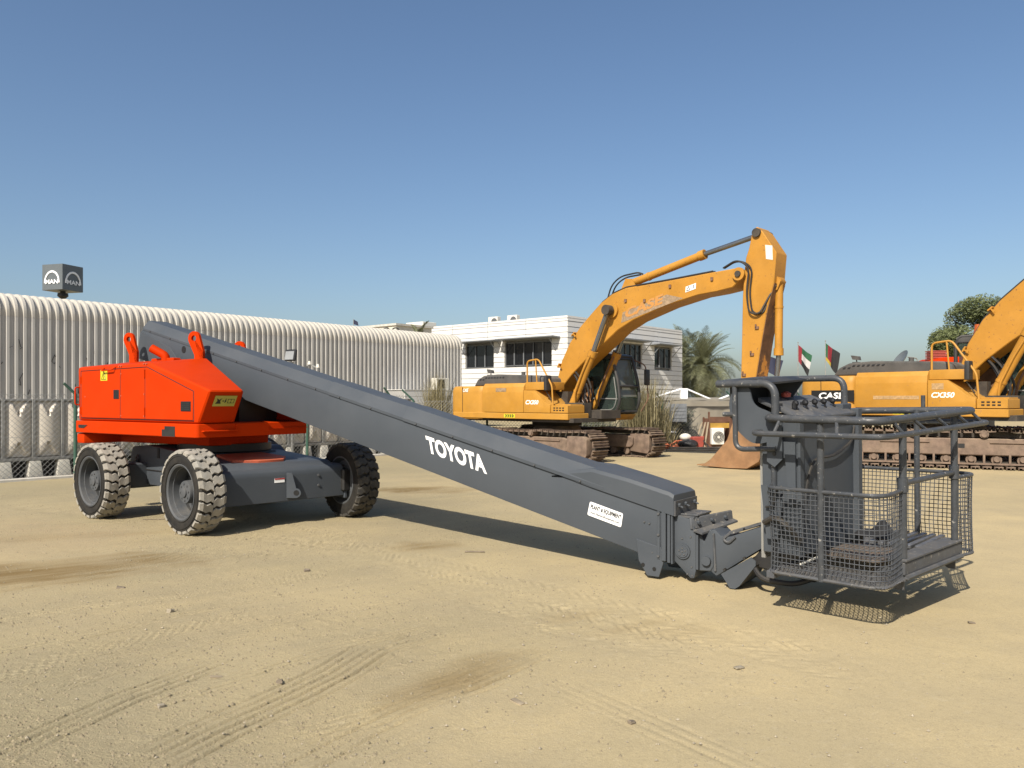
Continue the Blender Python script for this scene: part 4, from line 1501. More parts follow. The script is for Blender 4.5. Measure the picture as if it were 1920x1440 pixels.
# ------------------------------------------------------------------ tracked excavators
def excavator(label, ux, uy, uang, tang, z0=0.0, sc=1.0, variant=0):
    T = thing('excavator', label, 'excavator', (ux, uy, z0), uang, 'yellow tracked excavators parked in the yard')
    S = Mx.Scale(sc, 4)
    U = FR(ux, uy, z0, uang) @ S
    K = FR(ux, uy, z0, tang) @ S
    Y = 'yellow'
    # ---- undercarriage
    xr, xf, rt = -2.15, 2.18, .36
    loop = []
    n = 12
    for k in range(n + 1):
        a = -math.pi / 2 + math.pi * k / n
        loop.append((xf + rt * math.cos(a), .40 + rt * math.sin(a)))
    for k in range(1, 12):
        t = k / 12
        loop.append((xf + (xr - xf) * t, .76 - .035 * math.sin(math.pi * t) ** .5 + .03 * (k in (4, 8))))
    for k in range(n + 1):
        a = math.pi / 2 + math.pi * k / n
        loop.append((xr + rt * math.cos(a), .40 + rt * math.sin(a)))
    for k in range(1, 12):
        t = k / 12
        loop.append((xr + (xf - xr) * t, .04))
    loop = [V((p[0], 0, p[1])) for p in loop]
    d = [0]
    for a, c in zip(loop, loop[1:] + loop[:1]):
        d.append(d[-1] + (c - a).length)
    ns = 52
    sm = MB()
    sm.bx(-.082, .082, -.31, .31, .0, .022)
    sm.bx(-.080, -.066, -.31, .31, .022, .062)
    sm.bx(-.008, .008, -.31, .31, .022, .050)
    sm.bx(.060, .074, -.31, .31, .022, .050)
    shoe = sm.mesh('track_shoe', M['track'], smooth=0)
    for y in (-1.3, 1.3):
        b = MB(K)
        ring = [(p.x * .985, p.z * .96 + .016) for p in loop]
        inner = [(p.x * .935, .40 + (p.z - .40) * .70) for p in loop]
        b.loft([[(x, y - .09, z) for x, z in ring], [(x, y - .09, z) for x, z in inner], [(x, y + .09, z) for x, z in inner], [(x, y + .09, z) for x, z in ring], [(x, y - .09, z) for x, z in ring]], caps=False)
        ch = b.build('track', 'trackdark', T)
        for k in range(ns):
            s_ = d[-1] * k / ns
            i = max(j for j in range(len(d)) if d[j] <= s_ + 1e-9)
            i = min(i, len(loop) - 1)
            a, c = loop[i], loop[(i + 1) % len(loop)]
            p = a.lerp(c, (s_ - d[i]) / max(1e-9, d[i + 1] - d[i]))
            e0, e1 = loop[i - 1], loop[(i + 2) % len(loop)]
            t = ((c - a).normalized() + (e1 - e0).normalized()).normalized()
            nr = V((t.z, 0, -t.x))
            mw = K @ Mx.Translation((p.x, y, p.z)) @ Mx(((t.x, 0, nr.x, 0), (0, 1, 0, 0), (t.z, 0, nr.z, 0), (0, 0, 0, 1)))
            inst('track_shoe', shoe, ch, mw)
        sg = -1 if y < 0 else 1
        b = MB(K)
        b.pxz([(-1.85, .26), (1.75, .26), (1.85, .34), (1.85, .55), (1.5, .61), (-1.6, .61), (-1.85, .52)], y - .26, y + .26, bev=.02)
        b.bx(-1.5, -.55, y + sg * .26, y + sg * .29, .52, .545)
        b.bx(.55, 1.45, y + sg * .26, y + sg * .29, .52, .545)
        tf = b.build('track_frame', 'track', T)
        b = MB(K)
        b.bx(-.02, .10, y + sg * .255, y + sg * .264, .41, .50)
        b.build('frame_slot', 'ink', tf)
        b = MB(K)
        b.loft([[(q, y + sg * .32, z) for q, z in ((1.72, .16), (2.30, .10), (2.36, .2), (2.36, .58), (2.28, .66), (1.72, .66))],
                [(q, y + sg * -.2, z) for q, z in ((1.72, .16), (2.30, .10), (2.36, .2), (2.36, .58), (2.28, .66), (1.72, .66))]], bev=.03, seg=2)
        b.build('final_drive_cover', 'track', T)
        b = MB(K)
        b.lathe([(.01, -.14), (.24, -.14), (.30, -.08), (.30, .08), (.24, .14), (.01, .14)], 24)
        for v in b.bm.verts:
            pass
        me = b.mesh('idler_wheel', M['track'])
        inst('idler_wheel', me, T, K @ Mx.Translation((xr, y, .40)))
        for x in (-.85, .45):
            b = MB(K)
            b.cyl((x, y - sg * .1, .70), (x, y + sg * .30, .70), .085, n=16)
            b.cyl((x, y + sg * .30, .70), (x, y + sg * .33, .70), .06, n=16)
            b.build('carrier_roller', 'track', T)
        for k in range(8):
            x = -1.62 + k * .46
            b = MB(K)
            b.cyl((x, y - .2, .17), (x, y + .2, .17), .10, n=14)
            b.cyl((x, y + sg * .2, .19), (x, y + sg * .27, .19), .06, n=10)
            b.build('track_roller', 'track', T)
        b = MB(K)
        for k in range(9):
            b.bx(-1.87 + k * .46, -1.83 + k * .46, y + sg * .20, y + sg * .27, .10, .28)
        b.bx(-1.9, 1.85, y + sg * .20, y + sg * .28, .07, .105)
        b.build('roller_guard', 'track', T)
    b = MB(K)
    b.loft([[(-.9, -1.05, .45), (.9, -1.05, .45), (.9, 1.05, .45), (-.9, 1.05, .45)], [(-.65, -1.05, .70), (.65, -1.05, .70), (.65, 1.05, .70), (-.65, 1.05, .70)]], bev=.03)
    b.cyl((0, 0, .7), (0, 0, .88), .72, .62, n=32)
    b.build('carbody', 'track', T)
    b = MB(U)
    b.cyl((0, 0, .86), (0, 0, 1.02), .70, n=36)
    b.build('slewing_ring', 'trackdark', T)
    # ---- upper structure
    b = MB(U)
    b.bx(-2.5, 1.75, -1.38, .42, .99, 1.10)
    b.bx(-2.5, .3, -1.38, 1.38, .99, 1.10)
    b.bx(.1, 1.9, -.42, .42, 1.08, 1.30)
    b.build('deck_frame', 'trackdark', T)
    rc = lambda x0, x1, y0, y1, r: [(p.x, p.y) for p in fillet([V((x0, y0, 0)), V((x1, y0, 0)), V((x1, y1, 0)), V((x0, y1, 0))], r, 5, True)]
    b = MB(U)
    out = [(p.x, p.y) for p in fillet([V((-1.53, -1.45, 0)), V((-1.53, 1.45, 0)), V((-2.80, 1.45, 0)), V((-3.1, .95, 0)), V((-3.15, 0, 0)), V((-3.1, -.95, 0)), V((-2.86, -1.45, 0))], .22, 5, True)]
    rings = []
    for z, k in ((1.03, .985), (1.10, 1.0), (1.80, 1.0), (1.92, .985), (1.965, .955)):
        rings.append([(-1.6 + (x + 1.6) * k, y * k, z) for x, y in out])
    b.loft(rings)
    cw = b.build('counterweight', Y, T, smooth=40)
    b = MB(U)
    b.tube([(-2.35, -1.453, 1.08), (-2.36, -1.453, 1.95)], .008, n=6)
    b.build('panel_gap', 'ink', cw)

    def door(x0, x1, z0, z1, zt=None):
        b = MB(U)
        zt = zt or z1
        b.pyz([(-1.46, z0), (-1.46, z1 - .25), (-1.44, z1 - .10), (-1.36, z1), (-.4, z1 + .02), (-.4, z0)], x0, x1, bev=.012, seg=2)
        return b.build('side_door', Y, T, smooth=40)
    d1 = door(-1.515, .062, 1.235, 2.03)
    b = MB(U)
    b.bx(-2.74, 1.62, -1.465, -.6, 1.06, 1.222, bev=.012)
    st = b.build('side_skirt', Y, T)
    b = MB(U)
    b.pxz([(.078, 1.235), (.078, 1.83), (.46, 1.83), (.86, 1.50), (1.02, 1.45), (1.02, 1.235)], -1.46, -.62, bev=.012, seg=2)
    fp = b.build('front_panel', Y, T)
    b = MB(U)
    b.bx(.085, .80, -1.40, -.62, 1.84, 2.05, bev=.012, seg=2)
    b.build('tank_top', Y, T)
    b = MB(U)
    b.bx(1.03, 1.60, -1.44, -.75, 1.235, 1.43, bev=.01)
    b.bx(1.05, 1.58, -1.30, -.8, 1.43, 1.46, bev=.004)
    tb = b.build('tool_box', Y, T)
    b = MB(U)
    for k in range(4):
        for j in range(2):
            b.bx(1.12 + k * .10, 1.18 + k * .10, -1.446, -1.435, 1.29 + j * .06, 1.32 + j * .06)
    b.build_each('box_slot', 'ink', tb)
    b = MB(U)
    b.bx(.95, 1.58, -.78, -.45, 1.12, 1.50)
    b.bx(.5, .95, -.66, -.44, 1.12, 1.8)
    b.build('swing_motor_bay', 'trackdark', T)
    # other side and engine bay
    b = MB(U)
    b.bx(-1.52, .25, .35, 1.45, 1.10, 2.02, bev=.03, seg=2)
    b.build('left_side_body', Y, T)
    b = MB(U)
    b.bx(-1.5, .05, -.4, .36, 1.08, 2.0)
    b.build('engine_bay', 'trackdark', T)
    b = MB(U)
    hp = [(-2.25, 1.97), (-2.10, 2.16), (-1.85, 2.27), (-1.30, 2.30), (.25, 2.24), (.42, 2.16), (.46, 1.99)]
    b.pxz(hp, -1.10, 1.0, bev=.05, seg=3)
    hd = b.build('engine_hood', 'hood', T, smooth=40)
    b = MB(U)
    for k in range(9):
        x = -2.0 + k * .115
        z = 2.20 if k < 2 else 2.25
        b.loft([[(x, -1.115, z - .06), (x + .06, -1.115, z - .06), (x + .10, -1.09, z), (x + .04, -1.09, z)], [(x, -1.05, z - .05), (x + .06, -1.05, z - .05), (x + .10, -1.04, z + .025), (x + .04, -1.04, z + .025)]])
    b.build_each('hood_slot', 'ink', hd)
    b = MB(U)
    b.cyl((-.55, -.8, 2.22), (-.55, -.8, 2.36), .055, n=14)
    b.bx(-1.85, -1.72, -.95, -.80, 2.26, 2.30)
    b.loft([[(-1.86, -.92, 2.36), (-1.70, -.92, 2.34), (-1.70, -.80, 2.34), (-1.86, -.80, 2.36)], [(-1.90, -.92, 2.46), (-1.72, -.92, 2.43), (-1.72, -.80, 2.43), (-1.90, -.80, 2.46)]])
    b.tube([(-1.78, -.86, 2.28), (-1.79, -.86, 2.38)], .015, n=6)
    b.build_each('exhaust_stub', 'hood', T)
    # decals
    if variant == 0:
        b = MB(U)
        b.bx(-.98, -.58, -1.4645, -1.459, 1.80, 1.90)
        b.build_each('faded_decal', 'ghost', d1)
        b = MB(U)
        put_text(b, 'CASE', (-2.33, -1.4655, 1.80), (.22, 0, 0), (.02, 0, .10), .02)
        b.build('lettering', 'white', cw, smooth=0)
    else:
        b = MB(U)
        b.bx(-2.60, -1.545, -1.458, -1.4525, 1.37, 1.63)
        b.build('black_band', 'ink', cw)
        b = MB(U)
        put_text(b, 'CASE', (-2.42, -1.4605, 1.43), (.62, 0, 0), (.03, 0, .15), .03)
        b.build('lettering', 'white', cw, smooth=0)
        b = MB(U)
        b.bx(.16, .40, -1.4645, -1.459, 1.63, 1.76)
        b.build_each('faded_decal', 'beige_patch', fp)
        b = MB(U)
        b.bx(-1.1, -.1, -1.4645, -1.459, 1.42, 1.50)
        b.build('scuff_stripe', 'beige_patch', d1)
    b = MB(U)
    put_text(b, 'CX350', (.14, -1.4635, 1.455), (.46, 0, 0), (.03, 0, .115), .03)
    b.build('lettering', 'white', fp, smooth=0)
    b = MB(U)
    for k in range(4):
        x = -.62 + k * .085
        b.face([b.v(q) for q in ((x, -1.4675, 1.10), (x + .045, -1.4675, 1.10), (x + .085, -1.4675, 1.14), (x + .045, -1.4675, 1.18), (x, -1.4675, 1.18), (x + .04, -1.4675, 1.14))])
    b.build('hazard_chevrons', 'ink', st, smooth=0)
    b = MB(U)
    b.bx(-.66, -.24, -1.4665, -1.463, 1.09, 1.19)
    b.build('hazard_strip', 'yellow_label', st)
    # handrail and mirror
    b = MB(U)
    b.tube(fillet([(.12, -1.36, 2.0), (.12, -1.36, 2.62), (.52, -1.36, 2.66), (1.0, -1.36, 1.95), (1.06, -1.38, 1.32)], .10, 5), .022, n=8)
    b.tube([(.48, -1.36, 1.95), (.42, -1.36, 2.645)], .018, n=8)
    b.build('handrail', Y, T)
    b = MB(U)
    b.bx(.80, .90, -1.47, -1.25, 1.82, 2.22, bev=.03, seg=2)
    b.tube([(.80, -1.36, 1.8), (.95, -1.3, 1.55)], .014, n=6)
    b.build('wing_mirror', 'cabdark', T)
    b = MB(U)
    b.bx(.795, .799, -1.44, -1.28, 1.87, 2.17)
    # ---- cab
    UC = U @ Mx.Translation((-.43, 0, 0))
    y0, y1 = .46, 1.44
    prof = [V((.32, 0, 1.22)), V((2.12, 0, 1.22)), V((2.26, 0, 1.55)), V((2.20, 0, 2.05)), V((1.98, 0, 2.80)), V((.42, 0, 2.86)), V((.32, 0, 2.7))]
    pf = fillet(prof, .14, 4, True)
    b = MB(UC)
    for y in (y0 + .03, y1 - .03):
        b.tube([p + V((0, y, 0)) for p in pf], .045, n=8, closed=True)
        b.tube([(1.12, y, 1.22), (1.05, y, 2.82)], .05, n=8)
    for x, z in ((2.15, 1.25), (2.22, 1.95), (1.98, 2.78), (.40, 2.8), (.34, 1.25)):
        b.tube([(x, y0 + .03, z), (x, y1 - .03, z)], .04, n=8)
    cab = b.build('cab', 'cabdark', T)
    b = MB(UC)
    b.pxz([(.34, 2.72), (2.02, 2.70), (1.96, 2.82), (1.80, 2.86), (.45, 2.90), (.34, 2.84)], y0 - .01, y1 + .01, bev=.03, seg=2)
    b.build('cab_roof', 'hood' if variant else 'cabdark', cab)
    b = MB(UC)
    b.bx(.33, 1.08, y0 - .0, y0 + .05, 1.24, 1.95)
    b.bx(.33, 1.08, y1 - .05, y1, 1.24, 1.95)
    b.bx(.31, .36, y0, y1, 1.24, 1.95)
    b.build('cab_lower_panel', 'cabdark', cab)
    for y in (y0 + .015, y1 - .02):
        MB(UC).pxz([(1.12, 1.27), (2.08, 1.27), (2.20, 1.56), (2.14, 2.05), (1.92, 2.72), (1.09, 2.72)], y, y + .008).build('pane', 'cabglass', cab)
        MB(UC).pxz([(.40, 1.97), (1.06, 1.97), (1.04, 2.70), (.40, 2.70)], y, y + .008).build('pane', 'cabglass', cab)
    ws = lambda z: 2.235 - (abs(z - 1.60) * .10 if z < 1.6 else (z - 1.6) * .235)
    for z0, z1, m_ in ((1.66, 2.74, 'dustglass'), (1.30, 1.62, 'cabglass')):
        b = MB(UC)
        b.loft([[(ws(z) - .03, y0 + .07, z), (ws(z) - .03, y1 - .07, z), (ws(z) - .04, y1 - .07, z), (ws(z) - .04, y0 + .07, z)] for z in (z0, (z0 + z1) / 2, z1)])
        b.build('windscreen', m_, cab)
    b = MB(UC)
    b.tube([(1.14, y0 + .01, 1.62), (2.19, y0 + .01, 1.60)], .018, n=6)
    b.tube(fillet([(1.15, y0 - .005, 1.30), (2.06, y0 - .005, 1.30), (2.18, y0 - .005, 1.60), (2.08, y0 - .005, 2.2)], .15), .014, n=6)
    b.build('window_trim', 'galv', cab)
    b = MB(UC)
    b.bx(1.0, 1.55, .72, 1.22, 1.45, 1.62, bev=.05)
    b.bx(.95, 1.10, .74, 1.20, 1.60, 2.25, bev=.05)
    b.build('seat', 'hose', cab)
    b = MB(UC)
    b.bx(.35, 2.0, y0 + .05, y1 - .05, 1.10, 1.24)
    b.build('cab_floor', 'trackdark', cab)
    b = MB(UC)
    b.pxz([(.62, 1.02), (1.98, 1.02), (2.12, 1.18), (.62, 1.18)], y0 - .03, y1 + .02, bev=.012)
    sk = b.build('cab_skirt', Y, T)
    b = MB(UC)
    for k in range(4):
        x = 1.35 + k * .12
        b.face([b.v(q) for q in ((x, y0 - .034, 1.06), (x + .05, y0 - .034, 1.06), (x + .09, y0 - .034, 1.10), (x + .05, y0 - .034, 1.14), (x, y0 - .034, 1.14), (x + .04, y0 - .034, 1.10))])
    b.build('hazard_chevrons', 'ink', sk, smooth=0)
    MB(UC).bx(.75, .88, y0 - .036, y0 - .031, 1.05, 1.15).build('safety_label', 'white', sk)
    if variant == 0:
        b = MB(UC)
        b.quads(lambda i, j: (1.02 + .34 * i + .05 * math.sin(9 * j), y0 - .06 + .05 * math.sin(8 * i + 11 * j), 1.24 + .95 * j * (1 - .35 * i)), 8, 14)
        b.build('torn_sheet', 'plasticsheet', cab)
    b = MB(UC)
    b.tube(fillet([(2.0, y1 + .05, 2.70), (2.35, y1 + .12, 2.55), (2.45, y1 + .12, 1.6), (2.25, y1 + .05, 1.25)], .12), .018, n=6)
    b.build('grab_rail', 'rust', T)
    b = MB(UC)
    b.bx(2.36, 2.44, y1 + .02, y1 + .22, 1.98, 2.42, bev=.03, seg=2)
    b.build('wing_mirror', 'cabdark', T)
    b = MB(UC)
    b.bx(1.55, 1.68, .6, .75, 2.87, 2.98, bev=.01)
    b.bx(1.55, 1.68, 1.1, 1.25, 2.87, 2.98, bev=.01)
    b.build_each('work_lamp', 'cabdark', cab)
    if variant:
        b = MB(UC)
        b.cyl((.7, .75, 2.88), (.7, .75, 2.95), .10, n=14)
        b.cyl((.7, .75, 2.95), (.7, .75, 3.14), .085, .07, n=14)
        b.build('beacon', 'beacon', T)
    # ---- boom
    top = [(.22, 1.90), (.45, 2.64), (.74, 3.13), (1.09, 3.53), (1.46, 3.85), (1.80, 4.13), (2.18, 4.335), (2.56, 4.44), (3.23, 4.47), (4.0, 4.51), (5.06, 4.575), (5.72, 4.61)]
    tip = [(5.80, 4.59), (5.88, 4.52), (5.90, 4.43), (5.86, 4.35), (5.78, 4.30)]
    bot = [(5.62, 4.17), (5.2, 4.115), (4.71, 4.08), (3.81, 3.90), (2.84, 3.61), (2.35, 3.38), (1.92, 3.07), (1.28, 2.63), (.82, 2.27), (.46, 1.92), (.36, 1.55), (.20, 1.55)]
    b = MB(U)
    b.pxz(top + tip + bot, -.33, .33, bev=.018)
    bo = b.build('boom', 'yellow_boom', T)
    for y in (-.40, .34):
        b = MB(U)
        b.cyl((2.19, y, 3.90), (2.19, y + .06, 3.90), .20, n=24)
        b.cyl((5.80, y, 4.46), (5.80, y + .06, 4.46), .15, n=24)
        b.build_each('pin_boss', 'yellow_boom', bo)
    b = MB(U)
    b.cyl((2.19, -.62, 3.90), (2.19, .62, 3.90), .075, n=18)
    b.cyl((2.19, -.64, 3.90), (2.19, -.44, 3.90), .13, n=18)
    b.cyl((5.80, -.44, 4.46), (5.80, .44, 4.46), .07, n=18)
    b.build('pivot_pin', 'trackdark', bo)
    # weld ribs, steps
    b = MB(U)
    for x, z, a in ((.92, 3.36, 40), (.40, 2.52, 60)):
        b.box((x, -.36, z), (.12, .12, .03), Mx.Rotation(R(-a), 3, 'Y'))
        b.box((x + .05, -.40, z - .04), (.03, .03, .10), Mx.Rotation(R(-a), 3, 'Y'))
    b.build_each('boom_step', 'yellow_boom', bo)
    b = MB(U)
    for x, z in ((2.62, 4.10), (3.95, 4.34), (5.10, 4.40), (3.2, 4.05)):
        b.bx(x - .03, x + .03, -.365, -.33, z - .02, z + .06)
    b.build_each('hose_clip', 'rust', bo)
    # faded wordmark on the boom
    b = MB(U)
    bl, br, tr_, tl = V((2.47, -.3335, 3.56)), V((4.32, -.3335, 4.04)), V((3.85, -.3335, 4.17)), V((2.52, -.3335, 3.83))
    b.face([b.v(p) for p in (bl, br, tr_, tl)])
    b.build_each('faded_decal', 'ghost', bo, smooth=0)
    b = MB(U)
    put_text(b, 'CASE', (2.58, -.3375, 3.66), (1.14, 0, .295), (.04, 0, .255), .04)
    b.build('lettering', 'yellow_letter', bo, smooth=0)
    b = MB(U)
    b.pxz([(4.38, 4.17), (4.66, 4.235), (4.67, 4.37), (4.39, 4.305)], -.338, -.333)
    lb = b.build('warning_label', 'white', bo)
    b = MB(U)
    t3 = [(4.41, 4.20), (4.51, 4.225), (4.465, 4.31)]
    for (xa, za), (xb, zb) in zip(t3, t3[1:] + t3[:1]):
        b.tube([(xa, -.340, za), (xb, -.340, zb)], .008, n=4)
    b.bx(4.59, 4.61, -.3405, -.339, 4.25, 4.34)
    b.build('warning_triangle', 'ink', lb)
    # ---- arm
    arm = [(6.20, 5.50), (6.10, 5.44), (6.07, 5.34), (6.0, 5.03), (5.925, 4.83), (5.88, 4.45), (5.845, 3.95), (5.82, 2.76), (5.80, 2.05), (5.79, 1.10), (5.85, .95), (5.97, .95), (6.03, 1.10),
           (6.175, 2.11), (6.33, 3.03), (6.445, 3.61), (6.60, 4.18), (6.66, 4.86), (6.33, 5.37)]
    b = MB(U)
    b.pxz([(x, z) for x, z in arm], -.27, .27, bev=.016)
    ar = b.build('arm', 'yellow_boom', T)
    b = MB(U)
    fr_ = [(6.035, 1.10), (6.18, 2.11), (6.335, 3.03), (6.45, 3.61), (6.605, 4.18)]
    b.loft([[(x, -.265, z), (x + .012, -.265, z), (x + .012, .265, z), (x, .265, z)] for x, z in fr_])
    b.build('arm_front_plate', 'yellow_rust', ar)
    b = MB(U)
    b.cyl((6.20, -.33, 5.36), (6.20, .33, 5.36), .10, n=20)
    b.cyl((5.92, -.30, 1.05), (5.92, .30, 1.05), .08, n=18)
    b.build_each('pivot_pin', 'trackdark', ar)
    b = MB(U)
    b.pxz([(6.42, 4.74), (6.58, 4.70), (6.57, 5.02), (6.40, 5.06)], -.276, -.271)
    b.build('white_sticker', 'acwhite', ar)
    b = MB(U)
    for x, z in ((6.22, 3.22), (6.10, 2.62), (5.90, 2.16)):
        b.bx(x - .06, x + .03, -.30, -.27, z - .04, z + .02)
        b.bx(x - .06, x - .03, -.30, -.27, z - .04, z + .07)
    b.build_each('hose_clip', 'rust', ar)
    # ---- bucket and linkage
    b = MB(U)
    shell = [(5.10, .06), (5.75, .035), (6.20, .05), (6.48, .22), (6.60, .52), (6.56, .88), (6.38, 1.14), (6.10, 1.24), (5.88, 1.16)]
    inn = [(5.10, .09), (5.75, .075), (6.18, .09), (6.42, .25), (6.53, .53), (6.49, .85), (6.34, 1.08), (6.10, 1.17), (5.92, 1.10)]
    b.loft([[(x, y, z) for x, z in shell + inn[::-1]] for y in (-.72, .72)])
    for y in (-.745, .715):
        b.pxz([(5.05, .05)] + shell[1:] + [(5.72, .68), (5.30, .22)], y, y + .03, bev=.006)
    bk = b.build('bucket', 'bucket', T)
    for k in range(5):
        y = -.64 + k * .32
        MB(U).loft([[(5.14, y - .06, .045), (5.14, y + .06, .045), (5.14, y + .06, .11), (5.14, y - .06, .11)], [(4.90, y - .035, .055), (4.90, y + .035, .055), (4.90, y + .035, .075), (4.90, y - .035, .075)]]).build('tooth', 'bucket', bk)
    b = MB(U)
    for y in (-.20, .16):
        b.pxz([(5.86, .90), (6.02, .90), (6.30, 1.22), (6.02, 1.22), (5.88, 1.12)], y, y + .04)
    b.tube([(6.40, -.2, 1.20), (6.50, -.2, 1.55), (6.12, -.2, 1.65)], .05, n=8)
    b.tube([(6.40, .2, 1.20), (6.50, .2, 1.55), (6.12, .2, 1.65)], .05, n=8)
    b.build('bucket_link', 'rust', T)

    # ---- cylinders
    def ram(p0, pm, p1, r, y, name, boss=.11):
        b = MB(U)
        q = lambda p: V((p[0], y, p[1]))
        b.cyl(q(p0), q(pm), r, n=18)
        u = (q(pm) - q(p0)).normalized()
        b.cyl(q(pm) - u * .16, q(pm), r * 1.22, n=18)
        b.cyl(q(p0) + u * .55, q(p0) + u * .60, r * 1.1, n=18)
        b.cyl(q(p0) - V((0, .10, 0)), q(p0) + V((0, .10, 0)), boss, n=18)
        o = b.build(name, 'yellow_boom', T)
        b = MB(U)
        b.cyl(q(pm), q(p1), r * .62, n=14)
        b.cyl(q(p1) - V((0, .09, 0)), q(p1) + V((0, .09, 0)), boss * .95, n=16)
        b.build('rod', 'chrome', o)
        return o
    for y in (-.52, .52):
        c = ram((.92, 1.28), (1.72, 2.86), (2.18, 3.88), .105, y, 'boom_cylinder')
        b = MB(U)
        b.tube(fillet([(1.70, y - .12, 2.75), (1.45, y - .14, 2.3), (1.20, y - .15, 1.75), (1.15, y - .1, 1.4)], .1), .024, n=6)
        b.build('oil_pipe', 'yellow_boom' if y < 0 else 'rust', c)
    ram((2.54, 4.60), (4.72, 5.10), (6.18, 5.37), .10, 0, 'arm_cylinder')
    ram((6.60, 4.24), (6.585, 2.58), (6.50, 1.60), .088, 0, 'bucket_cylinder', .10)
    b = MB(U)
    for y in (-.16, .13):
        b.pxz([(2.30, 4.38), (2.85, 4.44), (2.66, 4.70), (2.48, 4.72)], y, y + .03)
    b.build_each('cylinder_lug', 'yellow_boom', bo)
    b = MB(U)
    for y in (-.14, .11):
        b.pxz([(6.45, 4.0), (6.62, 4.05), (6.70, 4.24), (6.60, 4.36), (6.48, 4.35)], y, y + .03)
    b.build_each('cylinder_lug', 'yellow_boom', ar)
    # ---- hoses
    b = MB(U)
    for y in (-.22, -.12, .12, .22):
        pts = [V((x, y, z + .05)) for x, z in top[1:-1]]
        b.tube(pts, .018, n=6)
    b.tube(fillet([(1.80, -.05, 4.2), (1.95, -.05, 4.62), (2.25, -.05, 4.82), (2.80, -.05, 4.86), (2.95, -.05, 4.80)], .25), .022, n=6)
    b.tube(fillet([(1.80, .08, 4.2), (1.98, .08, 4.62), (2.30, .08, 4.80), (2.80, .08, 4.82)], .25), .022, n=6)
    b.build('hydraulic_hose', 'hose', T)
    b = MB(U)
    for y, dx in ((-.36, 0), (-.30, .05)):
        b.tube(fillet([(5.35, y + .1, 4.66), (5.75, y, 4.80), (6.06 + dx, y, 4.6), (5.98 + dx, y, 4.0), (6.05 + dx, y, 3.55), (6.30 + dx, y, 3.50), (6.52, y + .1, 3.95), (6.60, y + .2, 4.15)], .22, 6), .022, n=6)
    b.build('hydraulic_hose', 'hose', T)
    b = MB(U)
    for k, (x, y) in enumerate(((1.0, -.25), (.95, -.2), (1.15, -.28), (.9, .2), (1.1, .1))):
        b.tube(fillet([(x, y, 1.2), (x + .2, y - .1, 1.7), (x - .05, y, 2.15), (x - .3, y, 2.4)], .3, 5), .026, n=6)
    b.build('hydraulic_hose', 'hose', T)
    b = MB(U)
    b.bx(.40, .95, .36, .44, 1.2, 2.1)
    for y in (-.42, .36):
        b.pxz([(.10, 1.1), (1.0, 1.1), (.95, 1.35), (.55, 1.75), (.30, 1.78), (.12, 1.5)], y, y + .06)
    b.build('boom_foot_bracket', 'yellow_rust', T)
    return T


excavator('yellow excavator with faded boom lettering parked behind the grey lift boom', 1.27, 22.6, -44, -44, 0, 1, 0)
excavator('yellow excavator with black lettered band on its tail behind the work basket', 10.45, 19.0, -50, -24, 0.10, 1.05, 1)
